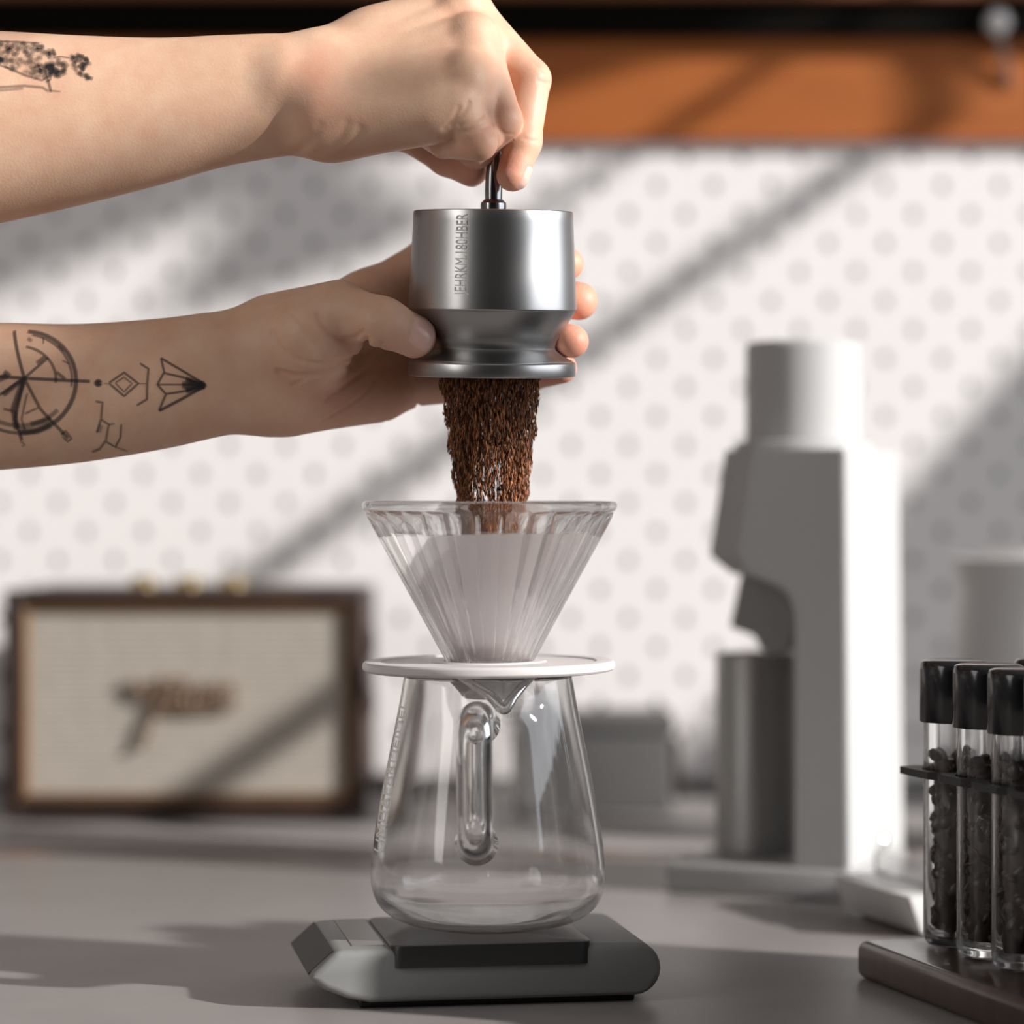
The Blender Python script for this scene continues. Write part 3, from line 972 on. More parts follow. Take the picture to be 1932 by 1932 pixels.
doser_part('stem_collar', [(404, 0), (404, 24), (397, 24), (390, 24.5), (384, 24), (379, 19), (377, 16.8), (376, 0)], M_stem, doser, 48)
doser_part('stem', [(380, 0), (380, 16), (360, 16.5), (335, 15.5), (312, 13.5), (285, 13), (270, 13), (266, 11), (265, 0)], M_stem, doser, 40)
# vertical lettering etched on the body
def etched():
    V, F = text_mesh('JEHRKM.180HBER', 0.0055)
    L_ = V[:, 0].max()
    span = (556 - 408) * PX
    V[:, 0] *= span / L_
    hgt = V[:, 1].max()
    z = CAM_H - (556 - HORIZON) * PX + V[:, 0]
    arc = V[:, 1] / hgt * 22 * PX          # letter height runs around the body
    th0 = math.asin(-48 / 154)
    r = np.interp((CAM_H - z) / PX + HORIZON, [400, 583], [150.7, 159.2]) * PX + 0.0002
    th = th0 - arc / r
    W = np.stack([DC[0] + r * np.sin(th), -r * np.cos(th), z], 1)
    o = link_mesh('lettering', tilt(W, DC, *TILT), F, M_etch, doser, smooth=False)
    # the long thin stroke under the word
    mb = MB()
    for u0, pts in ((0, [(-8, 556), (-8, 572)]),):
        pass
    return o
etched()

# ------------------------------------------------------------------ falling coffee
def grains():
    N = 17000
    V, F, T = [], [], []
    streak = RNG.random((60, 60))
    k = 0
    while k < N:
        py = RNG.uniform(707, 1075)
        cx = np.interp(py, [709, 948, 1075], [925, 928, 926])
        hw = np.interp(py, [709, 780, 870, 948, 1075], [97, 88, 77, 67, 62])
        u, ang = RNG.random(), RNG.uniform(0, 2 * math.pi)
        rr = hw * (0.25 + 0.75 * math.sqrt(u)) * (1 + 0.035 * math.sin(py * 0.11 + ang * 3))
        dx, dy = rr * math.cos(ang), rr * math.sin(ang)
        if dx < 20 and dx > -42 and py > 770 and py < 950:
            c = streak[int((dx + 48) / 3.2) % 60, int((py - 770) / 16 + 3 * math.sin(dx)) % 60]
            if c < np.interp(py, [770, 860, 905, 948], [0.03, 0.16, 0.50, 0.60]):
                continue
        p = at(cx + dx, py, dy * PX)
        w = RNG.uniform(0.22, 0.55) * 0.001
        l = RNG.uniform(0.7, 2.6) * 0.001
        rot = RNG.uniform(0, math.pi)
        ca, sa = math.cos(rot) * w, math.sin(rot) * w
        lean = RNG.normal(0, 0.12, 2) * l - np.array([dx * 0.0006, 0]) * 0.0
        b = len(V)
        V += [p + (lean[0], lean[1], l), p + (ca, sa, 0.2 * l), p + (-sa, ca, 0), p + (-ca, -sa, -0.2 * l), p + (sa, -ca, 0), p - (lean[0], lean[1], l)]
        F += [(b, b + 1, b + 2), (b, b + 2, b + 3), (b, b + 3, b + 4), (b, b + 4, b + 1), (b + 5, b + 2, b + 1), (b + 5, b + 3, b + 2), (b + 5, b + 4, b + 3), (b + 5, b + 1, b + 4)]
        T += [float(np.clip(RNG.beta(1.6, 2.2), 0, 1))] * 6
        k += 1
    o = link_mesh('falling_coffee', np.array(V), F, M_coffee, None, smooth=False)
    a = o.data.attributes.new('tone', 'FLOAT', 'POINT')
    a.data.foreach_set('value', np.array(T, dtype=np.float32))
    tag(o, 'stream of brown ground coffee falling from the doser into the dripper', 'ground coffee', kind='stuff')
    # bed of coffee inside the filter
    CX = at(924, 0, 0)[0]
    prof = prof_px([(1195, 0), (1199, 30), (1206, 55), (1212, 66), (1216, 67), (1236, 55), (1238, 50), (1239, 0)])
    Vb, Fb = lathe(prof, 64)
    Vb = np.array(Vb); Vb[:, 0] += CX
    Vb += RNG.normal(0, 0.0004, Vb.shape) * np.array([1, 1, 1])
    o2 = link_mesh('coffee_bed', Vb, Fb, M_coffee)
    a = o2.data.attributes.new('tone', 'FLOAT', 'POINT')
    a.data.foreach_set('value', np.full(len(Vb), 0.3, dtype=np.float32))
    tag(o2, 'mound of ground coffee lying inside the paper filter', 'ground coffee', kind='stuff')
grains()

# ------------------------------------------------------------------ dripper
DX = at(924, 0, 0)[0]
def dripper():
    root = thing('glass_dripper', 'clear ribbed glass cone dripper standing on the white holder disc', 'dripper', (DX, 0, CAM_H - (1250 - HORIZON) * PX))
    NF, sub = 30, 12
    seg = NF * sub
    rows_o = [(968, 231), (975, 229), (990, 221.5)] + [(990 + (1252 - 990) * i / 14, 221.5 + (78 - 221.5) * i / 14) for i in range(1, 15)] + [(1268, 70), (1290, 58), (1300, 52)]
    rows_i = [(1300, 44), (1285, 48), (1252, 62)] + [(1252 + (972 - 1252) * i / 14, 62 + (217 - 62) * i / 14) for i in range(1, 15)]
    rim = [(966, 222), (958, 226), (950, 229), (946, 233), (945.5, 236), (947, 239), (951, 240.5), (957, 240.5), (962, 238.5), (966, 234)]
    rows = [('o', y, r) for y, r in rows_o] + [('i', y, r) for y, r in rows_i] + [('r', y, r) for y, r in rim]
    V, F = [], []
    for kind, y, r in rows:
        z = CAM_H - (y - HORIZON) * PX
        for i in range(seg):
            th = 2 * math.pi * i / seg
            ph = (i % sub) / sub
            rr = r
            if kind == 'o':
                fade = np.interp(y, [968, 976, 1240, 1268], [0.35, 1, 1, 0])
                # flat flutes with narrow raised ribs
                rib = abs(math.sin(math.pi * ph)) ** 0.7
                rr = r * (1 - 0.055 * rib * fade) + 2.5
            elif kind == 'i':
                fade = np.interp(y, [972, 985, 1230, 1262], [0.3, 1, 1, 0])
                rr = r * (1 + 0.008 * math.cos(2 * math.pi * ph) * fade)
            V.append((DX + rr * PX * math.cos(th), rr * PX * math.sin(th), z))
    n = len(rows)
    for a in range(n):
        b = (a + 1) % n
        for i in range(seg):
            j = (i + 1) % seg
            F.append((a * seg + i, b * seg + i, b * seg + j, a * seg + j))
    o = link_mesh('ribbed_cone', V, F, M_glassr, root, angle=50)
    bm = bmesh.new(); bm.from_mesh(o.data); bmesh.ops.recalc_face_normals(bm, faces=bm.faces); bm.to_mesh(o.data); bm.free()
    # small glass drop-shaped lug on the rim
    return root
dripper()

def paper():
    rows = [(1004 + (1244 - 1004) * i / 16, 189 + (56 - 189) * i / 16) for i in range(17)]
    seg = 96
    V, F = [], []
    n = len(rows)
    for k, (y, r) in enumerate(rows):
        for i in range(seg):
            th = 2 * math.pi * i / seg
            rr = r * (1 + 0.006 * math.sin(3 * th + 1) * (1 - k / 16))
            yy = y + (2.5 * math.sin(2 * th) if k == 0 else 0)
            V.append((DX + rr * PX * math.cos(th), rr * PX * math.sin(th), CAM_H - (yy - HORIZON) * PX))
    for k in range(n - 1):
        for i in range(seg):
            j = (i + 1) % seg
            F.append((k * seg + i, (k + 1) * seg + i, (k + 1) * seg + j, k * seg + j))
    o = link_mesh('paper_filter', V, F, M_paper)
    tag(o, 'white paper cone filter sitting inside the glass dripper', 'filter')
paper()

# holder disc
def disc():
    cx = at(922, 0, 0)[0]
    root = thing('dripper_holder', 'round white dripper holder disc resting on the glass server', 'holder', (cx, 0, CAM_H - (1270 - HORIZON) * PX))
    V, F = lathe(prof_px([(1268, 60), (1266.5, 225), (1265, 233), (1261, 237.5), (1256, 238.5), (1250, 237.5), (1246.5, 234), (1245.5, 228), (1246, 205), (1248.5, 202), (1248.5, 110), (1246, 106), (1246, 86), (1249, 83), (1268, 60)]), 128)
    V = np.array(V); V[:, 0] += cx
    c = np.array([cx, 0, CAM_H - (1256 - HORIZON) * PX])
    link_mesh('disc', tilt(V, c, 0, math.radians(-0.35)), F, M_disc, root, angle=30)
    V, F = lathe(prof_px([(1267, 62), (1267, 92), (1280, 84), (1306, 54), (1318, 44), (1318, 40), (1306, 50), (1301, 55), (1267, 80)]), 64)
    V = np.array(V); V[:, 0] += cx
    link_mesh('outlet_cone', V, F, M_disc, root, angle=30)
    V, F = lathe(prof_px([(1267, 138), (1267, 146), (1277, 146), (1277, 138), (1267, 138)]), 96)
    V = np.array(V); V[:, 0] += cx
    link_mesh('locating_ring', V, F, M_disc, root, angle=30)
disc()

# ------------------------------------------------------------------ glass server
SX = at(921, 0, 0)[0]
def server():
    zb = CAM_H - (1748 - HORIZON) * PX
    root = thing('glass_server', 'clear glass coffee server with a rod handle standing on the grey scale', 'server', (SX, 0, zb))
    rows_o = smooth_path([(1273, 158), (1290, 161), (1330, 168), (1400, 182), (1480, 198), (1560, 212), (1610, 219), (1650, 222), (1680, 218), (1704, 207), (1722, 188), (1735, 162), (1743, 130), (1747, 100)], 4)
    rows_i = smooth_path([(1737, 60), (1735, 110), (1729, 145), (1717, 176), (1701, 196), (1680, 209), (1650, 214), (1610, 211), (1560, 204), (1480, 190), (1400, 174), (1330, 160.5), (1290, 154), (1276, 151.5)], 4)
    rows = [(1746.5, 0)] + [tuple(r) for r in rows_o[::-1]] + [(1271, 155)] + [tuple(r) for r in rows_i[::-1]] + [(1738, 0)]
    seg = 160
    spout = math.radians(-90 + 7)        # near side, beside the handle root
    V, F, rings = [], [], []
    for y, r in rows:
        z = CAM_H - (y - HORIZON) * PX
        if r < 1e-6:
            rings.append([len(V)]); V.append((SX, 0, z)); continue
        ring = []
        for i in range(seg):
            th = 2 * math.pi * i / seg
            d = abs((th - spout + math.pi) % (2 * math.pi) - math.pi)
            s = math.exp(-abs(d) / 0.17) * np.interp(y, [1270, 1295, 1325, 1356], [1, 0.62, 0.25, 0])
            s2 = math.exp(-((d - 0.42) / 0.16) ** 2) * np.interp(y, [1270, 1300, 1350], [1, 0.5, 0])
            rr = (r + 62 * s - 16 * s2) * PX
            ring.append(len(V))
            V.append((SX + rr * math.cos(th), rr * math.sin(th), z + 6 * s * PX))
        rings.append(ring)
    for a, b in zip(rings[:-1], rings[1:]):
        for i in range(seg):
            j = (i + 1) % seg
            if len(a) == 1: F.append((a[0], b[i], b[j]))
            elif len(b) == 1: F.append((a[i], b[0], a[j]))
            else: F.append((a[i], b[i], b[j], a[j]))
    o = link_mesh('vessel', V, F, M_glass, root)
    bm = bmesh.new(); bm.from_mesh(o.data); bmesh.ops.recalc_face_normals(bm, faces=bm.faces); bm.to_mesh(o.data); bm.free()
    # pinched pouring lip on the near side
    lip = smooth_path([at(868, 1279, -0.036), at(893, 1292, -0.042), at(925, 1313, -0.049), at(951, 1338, -0.053), at(966, 1319, -0.050), at(986, 1295, -0.044), at(1004, 1279, -0.037)], 8)
    nl = len(lip)
    V2, F2 = sweep(lip, [0.0012 + 0.0013 * math.sin(math.pi * i / (nl - 1)) for i in range(nl)], 16)
    link_mesh('pouring_lip', V2, F2, M_glass, root, angle=60)
    # rod handle on the near side
    def hp(px, py, y): return at(px, py, y)
    path = smooth_path([hp(905, 1368, -0.0435), hp(902, 1358, -0.053), hp(898, 1360, -0.066), hp(896, 1382, -0.0755), hp(895, 1420, -0.077), hp(895, 1500, -0.077), hp(896, 1552, -0.077),
                        hp(897, 1579, -0.074), hp(898, 1588, -0.066), hp(899, 1592, -0.0555)], 6)
    n = len(path)
    rad = [0.0078 + 0.0014 * (1 - min(1, i / 5)) + 0.0018 * max(0, 1 - (n - 1 - i) / 5) for i in range(n)]
    V, F = sweep(path, rad, 32)
    link_mesh('handle', V, F, M_glass, root, angle=60)
    # lettering running up the left flank
    V, F = text_mesh('UMHAEBRDEIDEL', 0.01)
    span = (1600 - 1318)
    yy = 1600 - V[:, 0] / V[:, 0].max() * span
    ro = np.array(rows_o)
    r = np.interp(yy, ro[:, 0], ro[:, 1]) * PX + 0.00012
    th = math.radians(-180 + 12) + (1 - V[:, 1] / V[:, 1].max()) * math.radians(14)
    W = np.stack([SX + r * np.cos(th), r * np.sin(th), CAM_H - (yy - HORIZON) * PX], 1)
    link_mesh('lettering', W, F, M_white_ink, root, smooth=False)
server()

# ------------------------------------------------------------------ digital scales
def make_scale(name, label, loc, rz, shell, plate_mat, x0=-0.089, x1=0.069, d=0.047):
    root = thing(name, label, 'scale', loc, rz)
    # side profile, pushed through the depth of the body
    tip = (x0, 0.015)
    arc_ = [(x1 - 0.0118 + 0.0118 * math.cos(math.radians(a)), 0.0148 + 0.0118 * math.sin(math.radians(a))) for a in range(90, -91, -15)]
    poly = [(x0 + 0.013, 0.0266)] + arc_ + [(x0 + 0.028, 0.003), (x0 + 0.018, 0.0052), (x0 + 0.008, 0.0093), tip]
    MB().bm(extrude_xz(poly, -d, d, 0.0035, 3)).build('shell', shell, root, local=True, angle=30)
    MB().rbox(x0 + 0.024, x1 - 0.011, -d + 0.006, d - 0.006, 0.0, 0.0034, 0.0012, 2).build('foot', M_blackm if shell is M_scale else shell, root, local=True)
    return root
sc = make_scale('coffee_scale', 'grey digital coffee scale with slanted end screen under the glass server', (at(928, 0, 0)[0], 0, 0), math.radians(9.5), M_scale, M_plate)
pbm = bmesh.new(); bmesh.ops.create_cube(pbm, size=1.0)
for v in pbm.verts: v.co = (v.co.x * 0.0895 - 0.0075, v.co.y * 0.088 - 0.0047, 0.0231 + v.co.z * 0.0098)
bmesh.ops.bevel(pbm, geom=[e for e in pbm.edges if abs(e.verts[0].co.z - e.verts[1].co.z) > 0.005], offset=0.006, segments=4, affect='EDGES', profile=0.5)
bmesh.ops.bevel(pbm, geom=[e for e in pbm.edges if e.verts[0].co.z > 0.026 and e.verts[1].co.z > 0.026 and e.calc_face_angle(0) > 1], offset=0.0007, segments=2, affect='EDGES', profile=0.5)
MB().bm(pbm).build('weighing_plate', M_plate, sc, local=True, angle=30)
# screen let into the slanted end and the touch panel on top
p0, p1 = Vector((-0.089, 0, 0.015)), Vector((-0.076, 0, 0.0266))
u = (p1 - p0).normalized(); nrm = Vector((-u.z, 0, u.x))
def slab(a, b, y0, y1, lift, thick):
    V = []
    for s in (lift, lift - thick):
        for p in (a, b):
            for y in (y0, y1):
                V.append(tuple(p + nrm * s + Vector((0, y, 0))))
    return V, [(0, 1, 3, 2), (4, 6, 7, 5), (0, 4, 5, 1), (2, 3, 7, 6), (0, 2, 6, 4), (1, 5, 7, 3)]
MB().add(*slab(p0 + u * 0.0015, p1 - u * 0.0012, -0.0425, 0.0435, 0.0003, 0.002)).build('screen', M_screen, sc, local=True, smooth=False)
MB().box(-0.068, -0.0535, -0.036, 0.043, 0.0250, 0.0269).build('touch_panel', M_panel, sc, local=True, smooth=False)

ws = thing('white_scale', 'low white digital scale beside the electric grinder, behind the vial rack', 'scale', (0.2596, 0.2128, 0), math.radians(18))
MB().bm(extrude_xz([(-0.070, 0.002), (-0.077, 0.0216), (0.077, 0.0216), (0.070, 0.002)], -0.047, 0.047, 0.002, 2)).build('shell', M_white, ws, local=True, angle=30)
MB().rbox(-0.062, 0.062, -0.04, 0.04, 0.0, 0.0025, 0.0008, 2).build('foot', M_blackm, ws, local=True)
tray = thing('acrylic_tray', 'shallow clear acrylic tray on the white scale', 'tray', (0.2596, 0.2128, 0.0218), math.radians(18))
tb = MB()
tb.box(-0.055, 0.06, -0.04, 0.04, 0.0002, 0.002)
for (a, b_, c_, d_) in ((-0.055, -0.053, -0.04, 0.04), (0.058, 0.06, -0.04, 0.04), (-0.053, 0.058, -0.04, -0.038), (-0.053, 0.058, 0.038, 0.04)):
    tb.box(a, b_, c_, d_, 0.002, 0.012)
tb.build('tray_shell', M_glass, tray, local=True, smooth=False)

# ------------------------------------------------------------------ electric grinder
def electric():
    th = math.radians(-22)
    C = at(1602, 0, 0.278); C = (C[0], 0.278, 0)
    root = thing('electric_grinder', 'tall pale grey electric coffee grinder with a cylindrical hopper', 'grinder', C, th)
    T = 0.122
    k = 0.001 * 1.026
    def P(u, z): return (-u * k, z * 0.001)
    full = [(0, 17), (2.5, 251), (76, 251), (85, 191), (72, 181), (40, 174), (34, 169), (31, 158), (31, 17)]
    cham = [(u - 22 if u > 74 else (u - 14 if u > 70 else u), z) for u, z in full]
    bm = bmesh.new()
    loops = [[bm.verts.new((P(u, z)[0], y, P(u, z)[1])) for u, z in pl] for y, pl in ((0, cham), (0.018, full), (T - 0.018, full), (T, cham))]
    for la, lb in zip(loops[:-1], loops[1:]):
        for i in range(len(full)):
            j = (i + 1) % len(full)
            bm.faces.new((la[i], la[j], lb[j], lb[i]))
    bm.faces.new(loops[0]); bm.faces.new(loops[-1][::-1])
    bmesh.ops.recalc_face_normals(bm, faces=list(bm.faces))
    bmesh.ops.bevel(bm, geom=[e for e in bm.edges if e.calc_face_angle(0) > math.radians(50)], offset=0.0012, segments=2, affect='EDGES', clamp_overlap=True)
    MB().bm(bm).build('body', M_mach, root, local=True, angle=30)
    MB().bm(extrude_xz([P(72, 186), P(80, 149), P(66, 144.5), P(61, 135.5), P(46, 135.5), P(40, 150), P(40, 186)], T / 2 - 0.022, T / 2 + 0.022, 0.002)).build('spout', M_mach2, root, local=True, angle=30)
    MB().bm(extrude_xz([P(-1, 0), P(-1, 17.6), P(102, 17.6), P(104, 15), P(104, 0)], -0.002, T + 0.002, 0.003)).build('base', M_mach2, root, local=True, angle=30)
    cxl, cyl = -42.6 * k, T / 2
    MB().lathe([(0, 0.249), (0.040, 0.249), (0.040, 0.2555), (0.0335, 0.257), (0.0335, 0.311), (0.032, 0.3135), (0, 0.3135)], cxl, cyl, 64).build('hopper', M_mach, root, local=True, angle=30)
    kb = MB().lathe([(0, 0), (0.005, 0), (0.005, 0.003), (0.004, 0.004), (0, 0.004)], 0, 0, 24)
    o = kb.build('power_button', M_steel, root, local=True, angle=30)
    o.data.transform(Matrix.Translation((0.0, T * 0.55, 0.022 + 0.004)) @ Matrix.Rotation(math.radians(90), 4, 'Y'))
    # catch cup standing on the base
    cw = Matrix.Translation(Vector(C)) @ Matrix.Rotation(th, 4, 'Z') @ Vector((-71 * k, T / 2, 0.0178))
    cup = thing('catch_cup', 'brushed metal dosing cup standing under the grinder spout', 'cup', cw)
    MB().lathe([(0, 0.0), (0.0222, 0), (0.0232, 0.001), (0.0232, 0.114), (0.0225, 0.1155), (0.0215, 0.115), (0.0215, 0.004), (0, 0.004)], 0, 0, 64).build('cup_wall', M_cup, cup, local=True, angle=30)
electric()

# ------------------------------------------------------------------ kettle at the right edge
def kettle():
    Y = 0.52
    c = at(1976, 940, Y)
    root = thing('pouring_kettle', 'pale grey lidded kettle behind the black-capped vials', 'kettle', (c[0], Y, 0))
    s = (CAM_D + Y) / FPX
    def z(py): return CAM_H - (py - HORIZON) * s
    rows = [(0, 0), (58, 0), (61, 3), (61.5, 10), (61, 60), (60, z(1250) * 1000), (58, z(1180) * 1000), (55.5, z(1115) * 1000), (58, z(1085) * 1000), (61, z(1058) * 1000), (61, z(1052) * 1000), (58, z(1050) * 1000), (0, z(1050) * 1000)]
    MB().lathe([(r * .001, h * .001) for r, h in rows], c[0], Y, 72).build('body', M_white, root, angle=40)
    MB().lathe([(0, z(1052)), (0.046, z(1052)), (0.046, z(1046)), (0.036, z(1040)), (0.034, z(1034)), (0, z(1034))], c[0], Y, 64).build('lid', M_white, root, angle=30)
    MB().lathe([(0, z(1036)), (0.009, z(1036)), (0.012, z(1010)), (0.010, z(1004)), (0, z(1003))], c[0], Y, 32).build('lid_knob', M_blackm, root, angle=40)
    MB().tube(smooth_path([(c[0] + 0.055, Y, z(1080)), (c[0] + 0.10, Y, z(1075)), (c[0] + 0.115, Y, z(1150)), (c[0] + 0.10, Y, 0.06)], 8), 0.008).build('handle', M_blackm, root)
kettle()

# ------------------------------------------------------------------ vial rack
RK = math.radians(-17)
ro_ = Vector((0.163, 0.020, 0))
def rk(u, v, z):      # u along the rows away from the camera is negative; v across
    d = Vector((math.sin(-RK), -math.cos(RK), 0)); w = Vector((math.cos(RK), math.sin(-RK), 0))
    return ro_ + d * u + w * v + Vector((0, 0, z))
rack = thing('vial_rack', 'dark walnut and black metal rack holding capped vials of beans', 'rack', ro_, RK * -1)
MB().rbox(0.0, 0.135, -0.272, 0.010, 0.0, 0.0175, 0.0045, 4).build('base', M_walnut, rack, local=True, angle=40)
def holder_plate():
    xs = [0.0185, 0.0615, 0.1095]
    V, F = [], []
    z0, z1, r = 0.0955, 0.0988, 0.0151
    ys = [0.004] + [-0.018 - 0.0345 * (k + 0.5) for k in range(6)] + [-0.250]
    n = 24
    for c in range(2):
        for k in range(7):
            xa, xb, ya, yb = xs[c], xs[c + 1], ys[k + 1], ys[k]
            cx, cy = 0.0375 + c * 0.048, -0.018 - k * 0.0345
            b = len(V)
            for z in (z0, z1):
                for i in range(n):
                    t = 2 * math.pi * i / n
                    dx, dy = math.cos(t), math.sin(t)
                    sx = ((xb if dx > 0 else xa) - cx) / dx if abs(dx) > 1e-9 else 1e9
                    sy = ((yb if dy > 0 else ya) - cy) / dy if abs(dy) > 1e-9 else 1e9
                    m = min(sx, sy)
                    V.append((cx + dx * m, cy + dy * m, z))
                for i in range(n):
                    t = 2 * math.pi * i / n
                    V.append((cx + r * math.cos(t), cy + r * math.sin(t), z))
            for i in range(n):
                j = (i + 1) % n
                lo_o, lo_i, hi_o, hi_i = b, b + n, b + 2 * n, b + 3 * n
                F += [(lo_o + i, lo_i + i, lo_i + j, lo_o + j), (hi_o + i, hi_o + j, hi_i + j, hi_i + i),
                      (lo_i + i, hi_i + i, hi_i + j, lo_i + j), (lo_o + i, lo_o + j, hi_o + j, hi_o + i)]
    return V, F
hb = MB().add(*holder_plate())
hb.build('holder_plate', M_blackm, rack, local=True, smooth=False)
for (x, y) in ((0.0435, 0.0005), (0.0915, 0.0005), (0.0615, -0.245), (0.0615, -0.130)):
    MB().lathe([(0, 0.017), (0.003, 0.017), (0.003, 0.1005), (0.002, 0.102), (0, 0.102)], x, y, 16).build('support_rod', M_blackm, rack, local=True)

def make_vial(seed):
    rng = np.random.default_rng(seed)
    root = thing('bean_vial', 'x', 'vial', (0, 0, 0))
    R_ = 0.0145
    prof = [(0, 0), (0.0095, 0), (0.0125, 0.0008), (0.0140, 0.0028), (R_, 0.006), (R_, 0.122), (0.0133, 0.122), (0.0133, 0.0085), (0.012, 0.0055), (0.009, 0.0042), (0, 0.004)]
    MB().lathe(prof, 0, 0, 48).build('glass_tube', M_glass, root, local=True, angle=40)
    cp = MB().lathe([(0, 0.1315), (0.0132, 0.1315), (0.0150, 0.1308), (0.0160, 0.1292), (0.0163, 0.127), (0.0163, 0.1035), (0.0160, 0.103), (0.0147, 0.103), (0.0147, 0.1225), (0, 0.1225)], 0, 0, 56)
    cp.build('cap', M_black, root, local=True, angle=40)
    # roasted beans, each a grooved half-ellipsoid
    V, F = [], []
    bz = 0.0085
    n = 0
    while n < 170:
        a, r = rng.uniform(0, 2 * math.pi), 0.0094 * math.sqrt(rng.uniform(0.35, 1))
        zc = 0.009 + n / 170 * 0.080 + rng.uniform(-0.001, 0.001)
        M = np.array(Matrix.Rotation(rng.uniform(0, 6), 3, 'X') @ Matrix.Rotation(rng.uniform(0, 6), 3, 'Y') @ Matrix.Rotation(rng.uniform(0, 6), 3, 'Z'))
        k = len(V)
        nu, nv = 5, 8
        ring = []
        for i in range(nu + 1):
            ph = math.pi * i / nu
            for j in range(nv):
                t = 2 * math.pi * j / nv
                x, y, z = 0.0042 * math.cos(ph), 0.0031 * math.sin(ph) * math.cos(t), 0.0026 * math.sin(ph) * math.sin(t)
                if z < 0: z *= 0.35
                V.append(M @ np.array([x, y, z]) + np.array([r * math.cos(a), r * math.sin(a), zc]))
        for i in range(nu):
            for j in range(nv):
                F.append((k + i * nv + j, k + i * nv + (j + 1) % nv, k + (i + 1) * nv + (j + 1) % nv, k + (i + 1) * nv + j))
        n += 1
    V = np.array(V)
    rad = np.hypot(V[:, 0], V[:, 1])
    s = np.minimum(1, 0.0129 / np.maximum(rad, 1e-6))
    V[:, 0] *= s; V[:, 1] *= s
    V[:, 2] = np.maximum(V[:, 2], 0.0062)
    Vc, Fc = lathe([(0, 0.0062), (0.0095, 0.0075), (0.0098, 0.085), (0, 0.086)], 20)
    F = F + [tuple(i + len(V) for i in f) for f in Fc]
    V = np.concatenate([V, np.array(Vc)])
    link_mesh('beans', V, F, M_bean, root, local=True)['kind'] = 'stuff'
    return root
def copy_tree(o, parent=None):
    c = o.copy(); COL.objects.link(c); c.parent = parent
    for ch in list(o.children): copy_tree(ch, c)
    return c
names_ = ['back corner', 'second', 'third', 'fourth', 'fifth']
order = ['first', 'second', 'third', 'fourth', 'fifth', 'sixth', 'last']
proto = make_vial(3)
vials = []
for col in (0, 1):
    for k in range(7):
        o = proto if not vials else copy_tree(proto)
        p = Vector((0.0375 + col * 0.048, -0.018 - k * 0.0345, 0.0176))
        w = WM[rack.name] @ p
        o.location = w
        o.rotation_euler = (0, 0, random.uniform(0, 6))
        o['label'] = ('%s black-capped bean vial from the far end, rack row beside the %s' % (order[k], 'white scale' if col == 0 else 'kettle'))
        o['group'] = 'capped vials of coffee beans in the rack'
        vials.append(o)

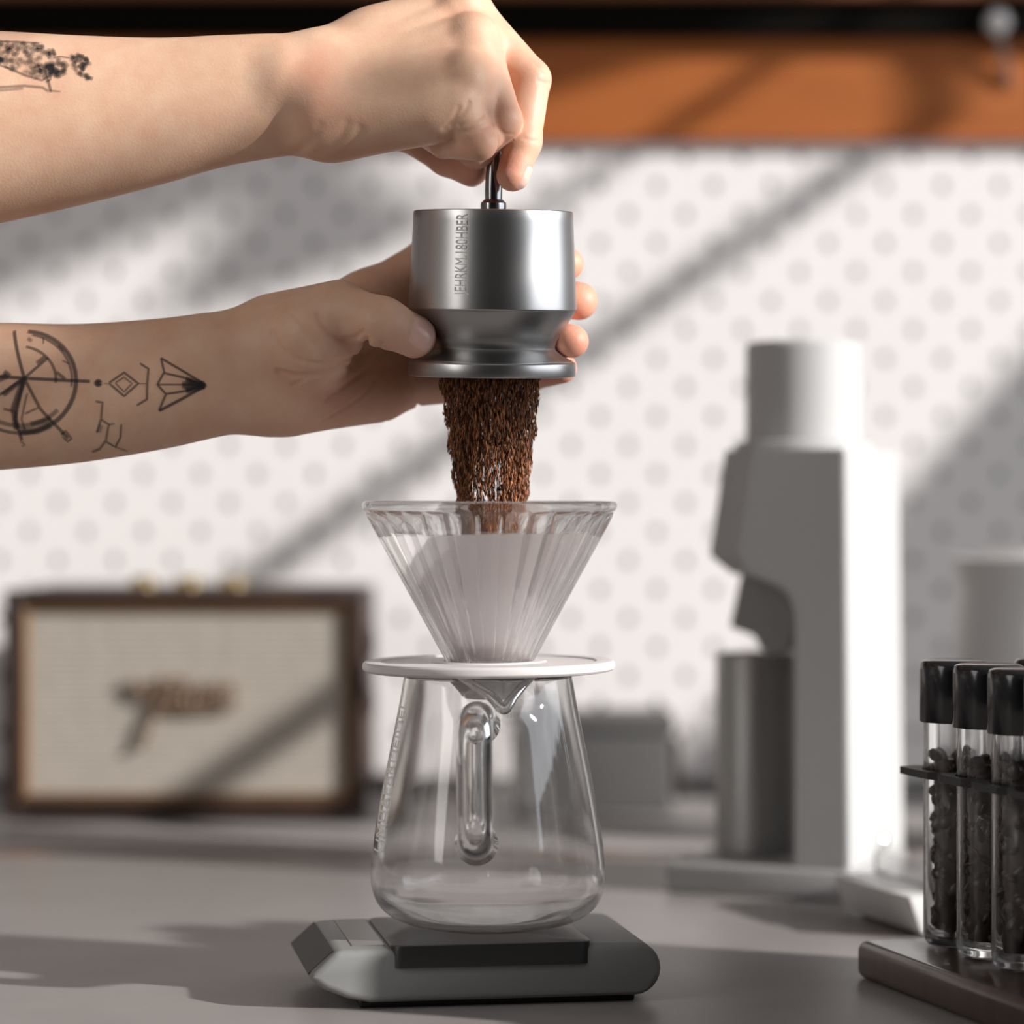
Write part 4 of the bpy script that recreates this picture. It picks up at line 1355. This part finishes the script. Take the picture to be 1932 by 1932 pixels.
# ------------------------------------------------------------------ radio
def radio():
    Y0, D = 0.665, 0.14
    x0, x1 = at(8, 0, Y0)[0], at(690, 0, Y0)[0]
    H = 0.1605
    root = thing('vintage_radio', 'brown leather-covered vintage radio speaker with beige ribbed grille', 'radio', ((x0 + x1) / 2, Y0 + D / 2, 0))
    bm = extrude_xz([(x0, 0.004), (x1, 0.004), (x1, H), (x0, H)], Y0 + 0.004, Y0 + D, 0)
    ee = [e for e in bm.edges if abs(e.verts[0].co.y - e.verts[1].co.y) > 0.01]
    bmesh.ops.bevel(bm, geom=ee, offset=0.012, segments=5, affect='EDGES', profile=0.5)
    MB().bm(bm).build('cabinet', M_leather, root, angle=35)
    # raised front frame around the grille
    gx0, gx1, gz0, gz1 = x0 + 0.014, x1 - 0.011, 0.0170, H - 0.012
    fm = MB()
    fm.rbox(x0, gx0, Y0 - 0.004, Y0 + 0.01, 0.004, H, 0.003).rbox(gx1, x1, Y0 - 0.004, Y0 + 0.01, 0.004, H, 0.003)
    fm.rbox(gx0 - 0.002, gx1 + 0.002, Y0 - 0.004, Y0 + 0.01, 0.004, gz0, 0.003).rbox(gx0 - 0.002, gx1 + 0.002, Y0 - 0.004, Y0 + 0.01, gz1, H, 0.003)
    fm.build('front_frame', M_leather, root, angle=35)
    pp = MB()
    c = 0.008
    pth = [(gx0 + 0.001, Y0, gz0 + 0.001), (gx1 - 0.001, Y0, gz0 + 0.001), (gx1 - 0.001, Y0, gz1 - 0.001), (gx0 + 0.001, Y0, gz1 - 0.001), (gx0 + 0.001, Y0, gz0 + 0.001)]
    for a, b in zip(pth[:-1], pth[1:]):
        pp.tube([a, b], 0.0022, 10)
    pp.build('piping', M_bronze, root)
    V, F = [], []
    nr = 30 * 6
    for i in range(nr + 1):
        z = gz0 + (gz1 - gz0) * i / nr
        y = Y0 + 0.0035 - 0.0016 * abs(math.sin(math.pi * i / 6))
        V += [(gx0, y, z), (gx1, y, z)]
    for i in range(nr):
        F.append((2 * i, 2 * i + 1, 2 * i + 3, 2 * i + 2))
    link_mesh('grille_cloth', V, F, M_grille, root)
    # flowing script badge
    sb = MB()
    def S(pts, r):
        sb.tube(smooth_path([at(a, b, Y0 - 0.002) for a, b in pts], 6), r, 8)
    S([(246, 1300), (252, 1285), (262, 1300), (268, 1320), (282, 1300), (300, 1284), (308, 1288), (296, 1330), (280, 1370), (268, 1405), (260, 1414)], 0.0021)
    S([(300, 1300), (318, 1288), (326, 1300), (316, 1330), (330, 1336), (342, 1300), (352, 1288), (346, 1318), (356, 1336)], 0.0020)
    S([(318, 1290), (336, 1280), (352, 1288)], 0.0017)
    S([(356, 1336), (366, 1306), (384, 1294), (380, 1324), (370, 1336), (362, 1320)], 0.0020)
    S([(384, 1300), (384, 1334), (400, 1300), (412, 1294), (412, 1330), (424, 1300), (438, 1296), (440, 1334)], 0.0020)
    S([(300, 1338), (370, 1344), (440, 1338)], 0.0014)
    sb.build('script_badge', M_script, root)
    for px in (270, 355, 440):
        c = at(px, 1095, Y0 + 0.05)
        MB().lathe([(0, H - 0.001), (0.0085, H - 0.001), (0.0085, H + 0.006), (0.0072, H + 0.0075), (0, H + 0.008)], c[0], Y0 + 0.05, 28).build('control_knob', M_brass, root, angle=40)
    for zc in (1212, 1325):
        c = at(690, zc, Y0 + 0.02)
        MB().lathe([(0, c[2] - 0.012), (0.004, c[2] - 0.010), (0.0055, c[2]), (0.004, c[2] + 0.010), (0, c[2] + 0.012)], x1 + 0.001, Y0 + 0.02, 20).build('strap_stud', M_leather, root)
    for a in (x0 + 0.03, x1 - 0.03):
        for b in (Y0 + 0.025, Y0 + D - 0.02):
            MB().lathe([(0, 0), (0.008, 0), (0.009, 0.0045), (0, 0.0045)], a, b, 20).build('foot', M_blackm, root)
radio()

# low box added on the rear worktop for the grey area there
bx = thing('grey_box', 'low dark grey box added for the grey area behind the server', 'box', (0.062, 0.76, 0))
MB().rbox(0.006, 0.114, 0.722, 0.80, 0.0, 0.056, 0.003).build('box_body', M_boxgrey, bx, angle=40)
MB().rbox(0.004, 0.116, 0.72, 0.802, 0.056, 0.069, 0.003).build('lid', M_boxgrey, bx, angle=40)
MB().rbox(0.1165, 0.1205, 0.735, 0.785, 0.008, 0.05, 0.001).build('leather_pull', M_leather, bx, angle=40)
